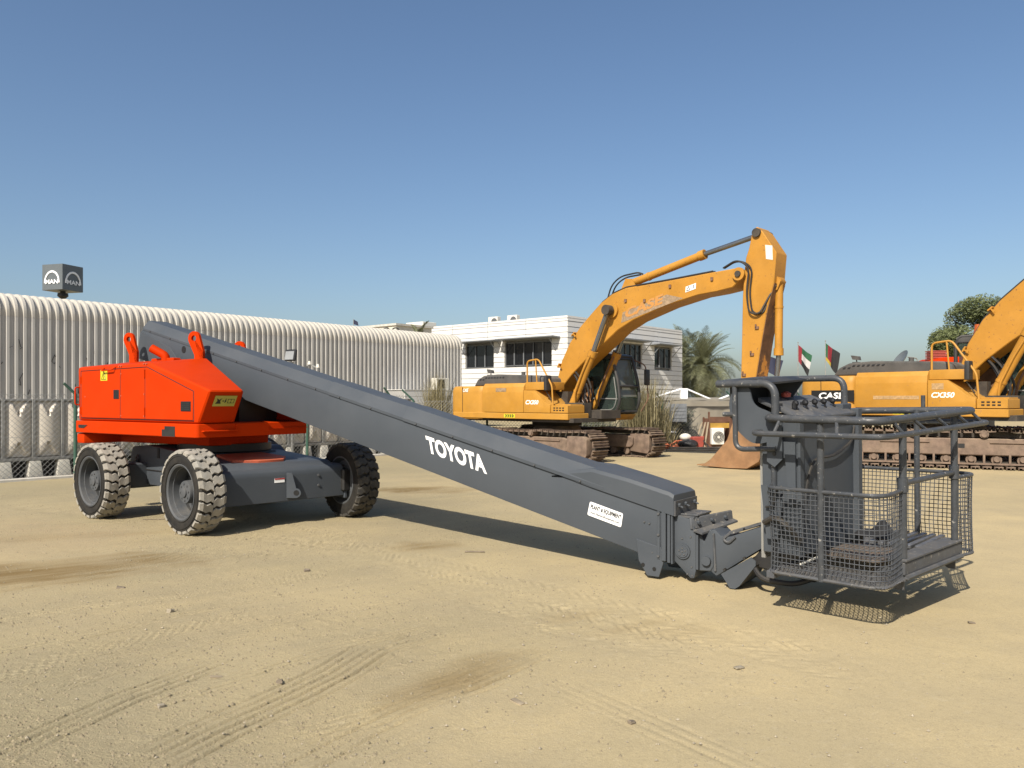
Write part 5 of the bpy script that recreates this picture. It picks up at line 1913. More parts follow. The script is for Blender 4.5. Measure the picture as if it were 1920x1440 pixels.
# ------------------------------------------------------------------ ribbed shed
def shed():
    ang = 52
    T = thing('shed', 'long pale ribbed metal shed with a rounded eave along the left side of the yard', 'shed', (-10, 34.5, 0), ang)
    F = FR(-16.6, 26, 0, ang)
    pitch, nr = .255, 4
    wid = pitch * nr
    # rib profile: (along, out); out is towards the yard
    pr = []
    for k in range(nr):
        x = k * pitch
        pr += [(x, 0), (x + .115, 0), (x + .130, .075), (x + .215, .075), (x + pitch - .012, 0)]
    pr.append((wid, 0))
    zj, zt, rad = 4.36, 5.03, .58
    b = MB()
    b.loft([[(x, -o, z) for x, o in pr] for z in (0, zj)], closed=False, caps=False)
    sheet = b.mesh('cladding_sheet', M['shed'], smooth=0)
    b = MB()
    arc = [(0.006, zj - .05), (0.006, zt - rad)] + [(-rad + (rad + .006) * math.cos(a), zt - rad + (rad + .006) * math.sin(a)) for a in [R(7.5 * k) for k in range(1, 12)]] + [(-rad, zt + .006), (-rad - 4, zt + .2)]
    rings = []
    for i, (o, z) in enumerate(arc):
        a = 0 if i < 2 else R(min(90, 7.5 * (i - 1)))
        rings.append([(x, -(o + q * math.cos(a)), z + q * math.sin(a)) for x, q in pr])
    b.loft(rings, closed=False, caps=False)
    eave = b.mesh('eave_sheet', M['shed_eave'], smooth=0)
    for k in range(-7, 22):
        mw = F @ Mx.Translation((k * wid + random.uniform(-.004, .004), random.uniform(-.006, .0), 0))
        if k * wid + wid > 22.7:
            break
        inst('cladding_sheet', sheet, T, mw)
        inst('eave_sheet', eave, T, mw)
    xe = 21 * wid + wid if False else 22.45
    b = MB(F)
    n = 10
    pts = [(0.0, 0.0), (0.0, zt - rad)] + [(rad - rad * math.cos(R(9 * k)), zt - rad + rad * math.sin(R(9 * k))) for k in range(1, 11)] + [(6, zt + .2), (6, 0)]
    b.pyz(pts, xe - .05, xe + .02)
    b.build('end_wall', 'shed', T)
    b = MB(F)
    b.pyz([(.04, 0), (.04, zt - rad)] + [(rad - (rad + .055) * math.cos(R(9 * k)), zt - rad + (rad + .055) * math.sin(R(9 * k))) for k in range(0, 11)] + [(.8, zt + .055), (.8, zt), (rad, zt - .01), (.3, zt - .2), (.1, zt - rad), (.1, 0)], xe + .021, xe + .05)
    b.build('corner_trim', 'shed_eave', T)
    b = MB(F)
    b.bx(-7, xe, .6, 8, 0, zt - .1)
    b.build('inner_lining', 'officewall', T)
    # old black scrawls and scuffs on the sheets
    rng = random.Random(12)
    b = MB(F)
    for k in range(16):
        x = rng.uniform(.0, 3.4)
        z = rng.uniform(1.9, 3.35)
        for j in range(rng.randint(2, 4)):
            dx, dz = rng.uniform(-.10, .10), rng.uniform(-.22, .22)
            b.loft([[(x, -.0505, z), (x + .025, -.0505, z), (x + .025, -.049, z), (x, -.049, z)], [(x + dx, -.0505, z + dz), (x + dx + .02, -.0505, z + dz), (x + dx + .02, -.049, z + dz), (x + dx, -.049, z + dz)]])
            x, z = x + dx, z + dz
    for k in range(5):
        x = 2.55 + k * .255 + .15
        b.bx(x - .03, x + .06, -.0505, -.049, 3.17 + rng.uniform(-.02, .02), 3.30)
    o = b.build('wall_scuff', 'scrawl', T, smooth=0)
    o['label'] = 'black scuffed scrawls on the left end of the shed wall'
    # air conditioner and low white cabin in front of the far end
    b = MB(FR(-16.6, 26, 0, ang) @ Mx.Translation((19.5, -.95, 2.05)))
    b.bx(0, .95, 0, .38, 0, .62, bev=.02)
    a = b.build('air_conditioner', 'acwhite', None)
    tag(a, 'off white air conditioner standing on the low white cabin by the shed', 'air conditioner')
    MB(FR(-16.6, 26, 0, ang) @ Mx.Translation((19.5, -.95, 2.05))).bx(.12, .58, -.012, .01, .10, .54).build('fan_grille', 'winglass', a)
    G = FR(-16.6, 26, 0, ang) @ Mx.Translation((16.9, -1.3, 0))
    T2 = thing('low_cabin', 'low white panelled cabin at the far right end of the ribbed shed', 'cabin', tuple(G.translation), ang)
    b = MB(G)
    b.bx(0.02, 5.2, .02, 1.2, 0, 2.02)
    b.build('wall', 'officewall', T2)
    for k in range(6):
        for j, (xa, xb) in enumerate(((0, 1.7), (1.71, 3.4), (3.41, 5.2))):
            MB(G).bx(xa, xb, -.012, .018, .05 + k * .335, .37 + k * .335, bev=.006).build('panel', 'clad', T2)
    b = MB(G)
    b.bx(-.03, 5.25, -.03, 1.25, 2.03, 2.06)
    b.build('roof', 'clad', T2)


shed()


# ------------------------------------------------------------------ sign cube
def sign():
    T = thing('sign_cube', 'dark grey cube sign with arch emblems on a short pole above the shed', 'sign', (-28.1, 50, 0), 0)
    s = 1.62
    F = FR(-28.1, 50, 8.45, 73)        # x along the right face, y along the left face from the near edge
    b = MB(F)
    b.bx(0, s, 0, s, 0, s, bev=.02)
    cb = b.build('cube', 'signgrey', T)
    b = MB(F)
    c = s / 2
    b.cyl((c, c, -.12), (c, c, 0), .16, n=16)
    b.cyl((c, c, -.30), (c, c, -.12), .32, .30, n=16)
    b.cyl((c, c, -.45), (c, c, -.30), .16, .32, n=16)
    b.cyl((c, c, -8.45), (c, c, -.45), .14, n=16)
    b.build('pole', 'dark', T)
    # left face carries the lit emblem: outside is -x there; right face is -y
    for ax, nm in (('x', 'white'), ('y', 'white')):
        if ax == 'x':
            f = lambda u, w_, d: (-d, s - u * s, w_ * s)
        else:
            f = lambda u, w_, d: (u * s, -d, w_ * s)
        b = MB(F)
        n = 20
        def ring(r0, d):
            return [(.5 + r0 * .355 / .36 * math.cos(math.pi * k / n), .27 + r0 * 1.25 * math.sin(math.pi * k / n)) for k in range(n + 1)]
        o, i = ring(.385, 0), ring(.325, 0)
        i = [(.5 + (p[0] - .5), max(.27, p[1])) for p in i]
        for k in range(n):
            q = [o[k], o[k + 1], i[k + 1], i[k]]
            b.loft([[f(*p, .0) for p in q], [f(*p, .035) for p in q]])
        b.build('arch_emblem', nm, cb)
        b = MB(F)
        put_text(b, 'MAN', f(.19, .235, .04), V(f(.81, .235, .04)) - V(f(.19, .235, .04)), V(f(.19, .405, .04)) - V(f(.19, .235, .04)), bold=.03)
        b.build('lettering', nm, cb, smooth=0)


sign()


# ------------------------------------------------------------------ sectional tank row and mesh fence on the left
def tank_row():
    ang = 50
    F = FR(-9.78, 15.3, 0, ang) @ Mx.Translation((0, .35, 0))
    T = thing('water_tank', 'row of pale moulded tank panels between steel posts on whitewashed blocks', 'tank', tuple((F @ V((4, 0, 0)))), ang)

    def hgt(u, w_):
        x, z = 2 * u - 1, w_
        e = min(1, (1 - abs(x)) / .18) * min(1, z / .06, (1 - z) / .06)
        h = .075 * max(0, 1 - abs(x) ** 2.2)
        top = max(0, 1 - abs(x) / max(.02, .62 * (z - .76) / .24)) if z > .76 else 0
        bot = max(0, 1 - abs(x) / max(.02, .75 * (.24 - z) / .24)) if z < .24 else 0
        return e * (h - .085 * min(1, 2.2 * top) - .085 * min(1, 2.2 * bot))
    b = MB()
    pw, ph = .47, 1.10
    b.quads(lambda i, j: (i * pw, -hgt(i, j), j * ph), 14, 26)
    b.bx(0, pw, .0, .02, 0, ph)
    pan = b.mesh('tank_panel', M['tank'], smooth=25)
    b = MB()
    b.bx(-.03, .03, -.06, .02, 0, 1.20, bev=.006)
    post = b.mesh('steel_post', M['galv'])
    b = MB()
    b.loft([[(-.14, -.12, 0), (.14, -.12, 0), (.14, .12, 0), (-.14, .12, 0)], [(-.10, -.09, .36), (.10, -.09, .36), (.10, .09, .36), (-.10, .09, .36)]], bev=.012, seg=2)
    blk = b.mesh('plinth_block', M['whitewash'])
    p = .542
    for k in range(-9, 20):
        x0 = .14 + k * p
        inst('tank_panel', pan, T, F @ Mx.Translation((x0 + .036, 0, .45)))
        inst('steel_post', post, T, F @ Mx.Translation((x0, 0, .40)))
        inst('plinth_block', blk, T, F @ Mx.Translation((x0 + random.uniform(-.02, .02), 0, 0)) @ Mx.Rotation(random.uniform(-.06, .06), 4, 'Z'))
    b = MB(F)
    x0, x1 = .14 - 9 * p, .14 + 20 * p
    b.bx(x0, x1, -.07, .03, .37, .43, bev=.004)
    b.bx(x0, x1, -.05, .05, 1.56, 1.60, bev=.004)
    b.build('steel_rail', 'galv', T)
    b = MB(F)
    b.bx(x0, x1, .06, 1.6, .43, 1.56)
    b.build('tank_body', 'tank', T)
    b = MB(F)
    b.bx(x0, x1, .25, 1.5, 0, .36)
    b.build('tank_underside', 'dark', T)
    G = FR(-9.78, 15.3, 0, ang)
    k_ = MB(G)
    k_.bx(-6, 11.2, -.08, .10, -.05, .055, bev=.012)
    o = k_.build('concrete_kerb', 'concrete', None)
    tag(o, 'low concrete kerb at the foot of the mesh fence on the left', 'kerb')


tank_row()


def fence(label, pts, posts, h, arm, closed=False):
    """posts: distances of the posts along the line"""
    a, c = V((*pts[0], 0)), V((*pts[1], 0))
    L = (c - a).length
    ang = math.degrees(math.atan2(c.y - a.y, c.x - a.x))
    F = FR(a.x, a.y, 0, ang)
    T = thing('mesh_fence', label, 'fence', tuple((a + c) / 2), ang, None)
    for x in posts:
        b = MB(F)
        b.tube([(x, 0, 0), (x, 0, h)], .035, n=10)
        b.tube([(x, 0, h - .02), (x - .0, .0, h), (x - arm[0], -arm[1], h + arm[2])], .028, n=8)
        b.build('fence_post', 'green_post', T)
    b = MB(F)
    p = .105
    r = .0035
    n = int(L / p)
    for k in range(-int(h / p) - 1, n + 1):
        for sg in (1, -1):
            xa = k * p
            xb = xa + h * 1.0
            za, zb = (0.03, h) if sg > 0 else (h, .03)
            if xa < 0:
                t = -xa / (xb - xa)
                za = za + (zb - za) * t
                xa = 0
            if xb > L:
                t = (L - xa) / (xb - xa)
                zb = za + (zb - za) * t
                xb = L
            if xb - xa > .05:
                b.tube([(xa, .02 + .003 * sg, za), (xb, .02 + .003 * sg, zb)], r, n=3, caps=False)
    for z in (.05, h * .5, h - .02):
        b.tube([(0, .02, z), (L, .02, z)], r * 1.2, n=3, caps=False)
    o = b.build('chain_link', 'chain', T, smooth=0)
    tag(o, kind='stuff')
    return T


fence('green post chain link fence in front of the pale tank panels', ((-13.64, 10.7), (-3.0, 23.37)), (.2, 3.1, 6.0 + 1.35, 6.0 + 6.99, 15.8), 1.70, (.22, .0, .22))
fence('green post chain link fence behind the parked excavators', ((-3.0, 23.6), (13, 29.8)), (.1, 2.4, 8.6, 11.5, 14.5), 1.55, (.35, .0, .32))


# ------------------------------------------------------------------ office building
def office():
    cx, cy = 4.02, 58
    T = thing('office_building', 'two storey white panelled office with dark windows under slim awnings', 'building', (cx, cy, 0), 49.4)
    LF = FR(cx, cy, 0, 139.4)          # left face: x away from the corner, outside is +y here
    RF = FR(cx, cy, 0, 49.4)           # right face: outside is -y
    Hh = 7.72
    lw = [(1.43, 6.06, 4.12, 5.93), (7.16, 10.25, 4.06, 5.90), (13.0, 16.0, 4.06, 5.90)]
    rw = [(6.42, 10.27, 4.17, 6.05), (12.22, 15.15, 4.21, 5.95), (1.2, 4.6, 4.17, 6.05)]
    low = [(2.0, 6.0, .9, 2.6), (8.0, 12.0, .9, 2.6)]
    b = MB(RF)
    b.bx(.32, 16.7, .30, 27.0, 0, Hh - .25)
    b.build('inner_block', 'officewall', T)
    b = MB(RF)
    b.bx(-.02, 17.0, -.02, 27.0, Hh - .25, Hh - .20)
    b.build('roof_slab', 'officewall', T)

    def face(F, sgn, length, wins, seg):
        rows = [(k * .405, k * .405 + .375) for k in range(int(Hh / .405) + 1)]
        for z0, z1 in rows:
            if z1 > Hh:
                z1 = Hh
            if z1 - z0 < .1 or z0 < 1.2:
                continue
            x = 0.0
            while x < length - .05:
                xe = min(x + seg, length)
                spans = [(x + .018, xe - .018)]
                for wx0, wx1, wz0, wz1 in wins:
                    if z1 > wz0 + .02 and z0 < wz1 - .02:
                        ns = []
                        for a, c in spans:
                            if wx1 <= a or wx0 >= c:
                                ns.append((a, c))
                            else:
                                if wx0 - a > .05:
                                    ns.append((a, wx0))
                                if c - wx1 > .05:
                                    ns.append((wx1, c))
                        spans = ns
                for a, c in spans:
                    m = MB(F)
                    d = random.uniform(0, .006)
                    tl = .022
                    y0, y1 = sgn * .26, 0
                    m.loft([[(a, -sgn * .26, z0), (c, -sgn * .26, z0), (c, sgn * (d + tl), z0), (a, sgn * (d + tl), z0)], [(a, -sgn * .26, z1), (c, -sgn * .26, z1), (c, sgn * d, z1), (a, sgn * d, z1)]])
                    m.build('cladding_panel', 'clad', T, smooth=0)
                x = xe
        for i, (a, c, z0, z1) in enumerate(wins):
            f = MB(F)
            t = .07
            yy0, yy1 = -sgn * .24, -sgn * .10
            f.bx(a, c, yy0, yy1, z0, z0 + t)
            f.bx(a, c, yy0, yy1, z1 - t, z1)
            f.bx(a, a + t, yy0, yy1, z0 + t, z1 - t)
            f.bx(c - t, c, yy0, yy1, z0 + t, z1 - t)
            k = 3 if c - a < 3.5 else 5
            xs = [a + (c - a) * j / k for j in range(1, k)]
            for x in xs:
                f.bx(x - .025, x + .025, yy0, yy1, z0 + t, z1 - t)
            wo = f.build('window', 'winframe', T)
            p = MB(F)
            p.bx(a + t, c - t, -sgn * .20, -sgn * .18, z0 + t, z1 - t)
            p.build('pane', 'winglass', wo)
            f = MB(F)
            for x in xs:
                f.bx(x - .03, x + .03, -sgn * .095, -sgn * .06, z0 + t, z0 + (z1 - z0) * .55)
            f.build('blind_strip', 'awning', wo)
            f = MB(F)
            f.loft([[(a - .8, sgn * .01, z1 + .14), (c + .15, sgn * .01, z1 + .14), (c + .15, sgn * 1.0, z1 + .20), (a - .8, sgn * 1.0, z1 + .20)], [(a - .8, sgn * .01, z1 + .24), (c + .15, sgn * .01, z1 + .24), (c + .15, sgn * 1.0, z1 + .27), (a - .8, sgn * 1.0, z1 + .27)]])
            f.build('awning', 'awning', T)
            f = MB(F)
            for x in (a - .4, c):
                f.tube([(x, sgn * .9, z1 + .15), (x, sgn * .03, z1 - .75)], .03, n=5)
            f.build_each('awning_bracket', 'awning', T)
    face(LF, 1, 27.0, lw, 3.9)
    face(RF, -1, 17.0, rw, 4.25)
    for k, (x, y, d, lab) in enumerate(((6.0, 1.0, (1.0, .42, .85), 'pale air conditioner at the right of the pair on the office roof edge'), (8.0, 1.0, (1.0, .42, .85), 'pale air conditioner at the left of the pair on the office roof edge'))):
        q = LF @ Mx.Translation((x, -1.0, Hh - .42))
        b = MB(q)
        b.box((0, 0, d[2] / 2), d, bev=.03)
        o = b.build('air_conditioner', 'acwhite', None)
        tag(o, lab, 'air conditioner')
        b = MB(q)
        b.cyl((-.15, .215, .42), (-.15, .205, .42), .32, n=20)
        b.build('fan_grille', 'winframe', o)
    q = LF @ Mx.Translation((17.2, -1.6, Hh - .15))
    b = MB(q)
    b.box((0, 0, .35), (2.2, 1.6, .75), bev=.03)
    tag(b.build('roof_box', 'acwhite', None), 'low cream equipment box on the left part of the office roof', 'roof box')


office()


def back_block():
    F = FR(-8.1, 56, 0, 49.4)
    T = thing('plant_room', 'small beige plant room just showing above the far end of the ribbed shed', 'building', (-8.1, 56, 0), 49.4)
    b = MB(F)
    b.bx(0, 3.4, 0, 4.2, 0, 6.75)
    b.build('wall', 'cream', T)
    b = MB(F)
    b.bx(-.1, 3.5, -.1, 4.3, 6.752, 6.90)
    b.build('roof', 'concrete', T)
    b = MB(FR(-8.75, 54, 0, 0))
    for x in (0, .62):
        b.tube([(x + .26 * math.cos(math.pi * k / 12) + .26, 0, 6.1 + .30 * math.sin(math.pi * k / 12)) for k in range(13)], .05, n=8)
        b.tube([(x, 0, 0), (x, 0, 6.1)], .05, n=8)
        b.tube([(x + .52, 0, 5.4), (x + .52, 0, 6.1)], .05, n=8)
    tag(b.build('vent_pipe', 'dark', None), 'pair of dark curved vent pipes behind the shed roof', 'vent pipe')


back_block()


# ------------------------------------------------------------------ vegetation
def frond_mesh(name, L, droop, m, seed, wide=1.0):
    rng = random.Random(seed)
    b = MB()
    pts = []
    for k in range(13):
        t = k / 12
        a = R(20) - droop * t * t
        pts.append(V((0, 0, 0)) if k == 0 else pts[-1] + V((math.cos(a - droop * .3 * t), 0, math.sin(a - droop * .55 * t))) * L / 12)
    b.tube(pts, [.03 * (1 - .8 * k / 12) for k in range(13)], n=4)
    n = 46
    for i in range(4, n):
        t = i / n
        f = t * 12
        k = min(11, int(f))
        p = pts[k].lerp(pts[k + 1], f - k)
        d = (pts[k + 1] - pts[k]).normalized()
        ll = L * .22 * wide * (1 - (2 * t - .9) ** 2 * .75) * rng.uniform(.85, 1.1)
        for sg in (-1, 1):
            e = (d * .75 + V((0, sg * .72, .22)) + V((rng.uniform(-.1, .1), rng.uniform(-.1, .1), rng.uniform(-.15, .1)))).normalized()
            s_ = d * .018 * wide
            tip = p + e * ll + V((0, 0, -.12 * ll))
            mid = p + e * ll * .55
            v0, v1, v2, v3 = b.v(p - s_), b.v(p + s_), b.v(mid + s_ * 1.2), b.v(mid - s_ * 1.2)
            b.face((v0, v1, v2, v3))
            b.face((v3, v2, b.v(tip)))
    return b.mesh(name, m, smooth=0)


def palm(label, x, y, zc, L, n, seed, group=None):
    rng = random.Random(seed)
    T = thing('palm_tree', label, 'palm', (x, y, 0), rng.uniform(0, 360), group)
    F = FR(x, y, 0)
    b = MB(F)
    pts = [V((0, 0, 0))]
    nz = int(zc / .12)
    for k in range(1, nz + 1):
        pts.append(V((.02 * math.sin(k * .4), .02 * math.cos(k * .3), zc * k / nz)))
    b.tube(pts, [.20 + (.03 if k % 2 else 0) for k in range(len(pts))], n=12)
    b.tube([(0, 0, zc - .05), (0, 0, zc + .25), (0, 0, zc + .5)], [.24, .26, .05], n=10)
    b.build('trunk', 'palmtrunk', T)
    kinds = [frond_mesh('frond', L, d, M['palmleaf'], seed + i) for i, d in enumerate((R(35), R(70), R(105)))]
    dry = frond_mesh('frond', L * .85, R(60), M['palmdry'], seed + 9, .8)
    for k in range(n):
        t = (k + .5) / n
        az = k * 2.39996 + rng.uniform(-.2, .2)
        el = 78 - 140 * t + rng.uniform(-8, 8)
        me = kinds[0 if t < .25 else 1 if t < .6 else 2]
        if t > .86:
            me = dry
        mw = F @ Mx.Translation((0, 0, zc + .25 - .3 * t)) @ Mx.Rotation(az, 4, 'Z') @ Mx.Rotation(R(-(el - 10)), 4, 'Y') @ Mx.Rotation(rng.uniform(-.3, .3), 4, 'X') @ Mx.Scale(rng.uniform(.82, 1.1), 4)
        inst('frond', me, T, mw)


palm('bushy date palm with drooping fronds right of the white office', 18.2, 76, 4.5, 3.9, 110, 3)
palm('dark palm half hidden behind the end of the white office', 16.9, 79, 5.6, 3.6, 60, 8)
palm('palm whose tips show above the shed roof near the plant room', -6.1, 52, 4.9, 1.6, 16, 15)


def crown(mb, c, rad, n, size, seed, flat=.75, hollow=.35):
    """leaf clumps spread in a ragged crown volume"""
    rng = np.random.default_rng(seed)
    lob = rng.normal(size=(26, 3))
    lob /= np.linalg.norm(lob, axis=1)[:, None]
    lob = lob * rad * .62 * np.array([1, 1, flat])
    lr = rad * rng.uniform(.20, .46, 26)
    for i in range(n):
        k = rng.integers(26)
        d = rng.normal(size=3)
        d /= np.linalg.norm(d)
        p = lob[k] + d * lr[k] * (hollow + (1 - hollow) * rng.random() ** .5) * np.array([1, 1, flat])
        q = V(c) + V(p)
        a = V(rng.normal(size=3)).normalized()
        bb = a.orthogonal().normalized()
        s = size * rng.uniform(.6, 1.3)
        mb.face([mb.v(q + a * s), mb.v(q + bb * s * .4), mb.v(q - a * s * .7), mb.v(q - bb * s * .4)])


def tree(label, x, y, h, rad, n, size, seed, m='leaf', group=None, flat=.8):
    T = thing('tree', label, 'tree', (x, y, 0), 0, group)
    rng = random.Random(seed)
    b = MB(FR(x, y, 0))
    zc = h - rad * flat
    b.tube([(0, 0, 0), (.1, 0, zc * .45), (.0, .1, zc * .9)], [.32, .26, .18], n=10)
    for k in range(9):
        a = k * .7 + rng.random()
        r_ = rad * rng.uniform(.35, .62)
        e = V((r_ * math.cos(a), r_ * math.sin(a), zc + rng.uniform(-.2, .8) * rad * flat))
        b.tube([(0, .05, zc * .6), V((0, 0, zc * .7)).lerp(e, .5) + V((0, 0, .2)), e], [.13, .08, .03], n=6)
    b.build('trunk', 'bark', T)
    b = MB(FR(x, y, 0))
    crown(b, (0, 0, zc), rad, n, size, seed, flat)
    b.build('crown', m, T, smooth=0)


tree('broad round tree with pale twiggy foliage behind the right excavator', 32.3, 55, 9.0, 3.8, 42000, .125, 4, 'leaf')
for k, (px, y, h, r_) in enumerate(((48.5, 105, 6.4, 2.2), (52.5, 108, 6.2, 2.4), (45.5, 104, 5.9, 1.6), (58, 112, 6.8, 2.6), (63, 110, 6.4, 2.3))):
    tree(('small dark far tree left of the grey dish', 'small dark far tree right beside the grey dish', 'leftmost and lowest dark far tree on the skyline', 'dark far tree next to the street lamp', 'rightmost dark far tree behind the orange machine')[k], px, y, h, r_, 700, .28, 30 + k, 'leafdark', 'far trees along the skyline')


def grass_clump(label, x, y, w_, h, n, seed, m='drygrass', cat='grass clump', depth=None, group=None, lean=.35, wide=.010):
    rng = np.random.default_rng(seed)
    b = MB(FR(x, y, 0))
    for i in range(n):
        gx, gy = rng.normal(0, w_ * .35), rng.normal(0, (depth or w_) * .35)
        hh = h * rng.uniform(.45, 1.08) * max(.35, 1 - (gx / w_) ** 2 * .9)
        a = rng.uniform(0, 6.28)
        l_ = lean * rng.uniform(.2, 1.3) * hh
        dx, dy = math.cos(a) * l_ + gx * .35, math.sin(a) * l_
        s_ = wide * rng.uniform(.6, 1.4)
        p0, p1, p2 = V((gx, gy, 0)), V((gx + dx * .35, gy + dy * .35, hh * .6)), V((gx + dx, gy + dy, hh))
        e = V((math.cos(a + 1.57), math.sin(a + 1.57), 0)) * s_
        v = [b.v(p0 - e), b.v(p0 + e), b.v(p1 + e * .8), b.v(p1 - e * .8)]
        b.face(v)
        b.face((v[3], v[2], b.v(p2)))
    o = b.build('grass_clump', m, None, smooth=0)
    tag(o, label, cat, group)


grass_clump('tall dry reed clump left of the yellow excavator tail', -2.45, 26.2, .75, 2.6, 900, 1, 'drygrass', lean=.22)
grass_clump('tall dry bush right of the excavator cab in front of the office', 4.35, 26.0, 1.0, 2.4, 1300, 2, 'drygrass', lean=.35)
grass_clump('pale green weed clump behind the rear wheel under the orange turret', -6.9, 16.6, 1.0, 1.0, 900, 4, 'greengrass', lean=.5)
grass_clump('low dry scrub between the tank blocks and the lift chassis', -5.9, 17.9, .9, .8, 600, 5, 'drygrass', lean=.5)
grass_clump('grey green scrub under the near excavator track', 2.6, 26.8, 1.4, 1.5, 900, 6, 'greengrass', lean=.5)


def brush(label, x, y, w_, h, d, n, seed, m='brush'):
    T = thing('bush', label, 'bush', (x, y, 0), 20)
    rng = np.random.default_rng(seed)
    b = MB(FR(x, y, 0, 20))
    for i in range(n):
        q = V((rng.uniform(-w_ / 2, w_ / 2), rng.uniform(-d / 2, d / 2), h * rng.random() ** .7))
        a = V(rng.normal(size=3) + np.array([0, 0, .5])).normalized()
        bb = a.orthogonal().normalized()
        s_ = .10 * rng.uniform(.5, 1.4)
        b.face([b.v(q + a * s_), b.v(q + bb * s_ * .16), b.v(q - a * s_), b.v(q - bb * s_ * .16)])
    b.build('foliage', m, T, smooth=0)
    b = MB(FR(x, y, 0, 20))
    for i in range(26):
        px = rng.uniform(-w_ / 2, w_ / 2)
        b.tube([(px, rng.uniform(-d / 2, d / 2), 0), (px + rng.normal(0, .15), 0, h * .5), (px + rng.normal(0, .35), 0, h * rng.uniform(.7, 1.05))], .012, n=4)
    b.build('stem', 'bark', T)


brush('dark tangled brush behind the fence right of the excavator tracks', 5.0, 27.6, 2.6, 1.25, .8, 5200, 7)
brush('low dark brush behind the boom left of the excavator', -3.6, 26.3, 2.2, 1.0, .8, 2200, 8)


# ------------------------------------------------------------------ right hand yard: hut, frame, flags, junk
def canvas_hut():
    F = FR(5.62, 28.5, 0, 8)
    T = thing('canvas_hut', 'beige canvas sided hut with a wavy roof edge behind the brown cabinet', 'hut', (5.62, 28.5, 0), 8)
    b = MB(F)
    n = 60
    def sheet(i, j):
        x = 6.0 * i
        w_ = .05 * math.sin(x * 4.1) + .03 * math.sin(x * 9.3 + 1) + .02 * math.sin(x * 17)
        return (x, w_ * (1 - .6 * j) - .02, 1.52 * j)
    b.quads(sheet, n, 6)
    b.build('canvas_wall', 'beigewall', T, smooth=60)
    b = MB(F)
    b.quads(lambda i, j: (6.05 * i - .03, -.12 + .02 * math.sin(i * 40), 1.34 + (.22 + .015 * math.sin(i * 55)) * j), n, 2)
    b.quads(lambda i, j: (6.05 * i - .03, -.12 + 3.5 * j, 1.56 + .10 * j), n, 2)
    b.build('canvas_roof', 'beigewall', T, smooth=60)
    b = MB(F)
    b.bx(0, 6, .12, 3, 0, 1.5)
    b.build('hut_lining', 'officewall', T)
    F2 = FR(2.85, 29.8, 0, 4)
    b = MB(F2)
    b.bx(0, 3.2, 0, .15, 1.12, 1.55, bev=.01)
    b.bx(0, .2, .0, .15, 0, 1.12)
    b.bx(3.0, 3.2, .0, .15, 0, 1.12)
    tag(b.build('cream_wall', 'cream', None), 'cream wall band on end piers above the dark brush by the fence', 'wall')
    # white roof frame
    b = MB(FR(6.55, 30.5, 0, 5))
    b.bx(-.13, .13, -.1, .1, 0, 2.0, bev=.01)
    PC = thing('pipe_canopy', 'white pipe canopy with a square post and sloping rods over the hut', 'canopy', (6.55, 30.5, 0), 5)
    b.build('post', 'white', PC)
    for p in ([(-1.8, 0, 1.46), (-.13, 0, 1.97)], [(.13, 0, 1.97), (1.2, 0, 1.52)], [(1.2, 0, 1.52), (2.6, 0, 2.05)], [(2.6, 0, 2.05), (4.6, 0, 1.6)]):
        MB(FR(6.55, 30.5, 0, 5)).tube(p, .035, n=6).build('rod', 'white', PC)


canvas_hut()


def flag(label, x, y, top, m_list, w_, h, zig, seed, kind):
    T = thing('flag', label, 'flag', (x, y, 0), 0, None)
    b = MB(FR(x, y, 0))
    b.tube([(0, 0, 0), (0, 0, top)], [.05, .035], n=8)
    b.tube([(0, 0, top), (0, 0, top + .06), (0, 0, top + .1)], [.05, .07, .01], n=8)
    b.build('flag_pole', 'galv', T)

    def P(i, j):
        """i across the fly, j up the hoist; hangs and ripples"""
        x_ = w_ * i * (.62 + .2 * j)
        z_ = top - .15 - h * (1 - j) - i * zig * (1.15 - .35 * j)
        return (x_, .16 * math.sin(i * 7 + j * 2 + seed) * i, z_)
    for name, m, (i0, i1, j0, j1) in m_list:
        b = MB(FR(x, y, 0))
        b.quads(lambda i, j: P(i0 + (i1 - i0) * i, j0 + (j1 - j0) * j), 10, 6)
        b.build(name, m, T, smooth=60)


flag('dark navy flag partly hidden behind the excavator arm', 21.3, 67, 5.4, [('cloth', 'navy', (0, 1, 0, 1))], 1.7, 1.3, .55, 1, 0)
flag('flag with red hoist and green white black bands on the left pole', 26.1, 73, 6.7, [('red_band', 'fred', (0, .3, 0, 1)), ('green_band', 'fgreen', (.3, 1, .67, 1)), ('white_band', 'fwhite', (.3, 1, .33, .67)), ('black_band', 'fblack', (.3, 1, 0, .33))], 1.5, 1.45, 1.25, 2, 0)
flag('black flag with red and gold bands on the right pole', 28.6, 73, 6.85, [('red_band', 'fred', (.18, .5, .2, 1)), ('green_band', 'fgreen', (0, .18, .2, 1)), ('gold_band', 'fyellow', (0, .5, 0, .2)), ('black_band', 'fblack', (.5, 1, 0, 1))], 1.6, 1.5, 1.2, 3, 0)


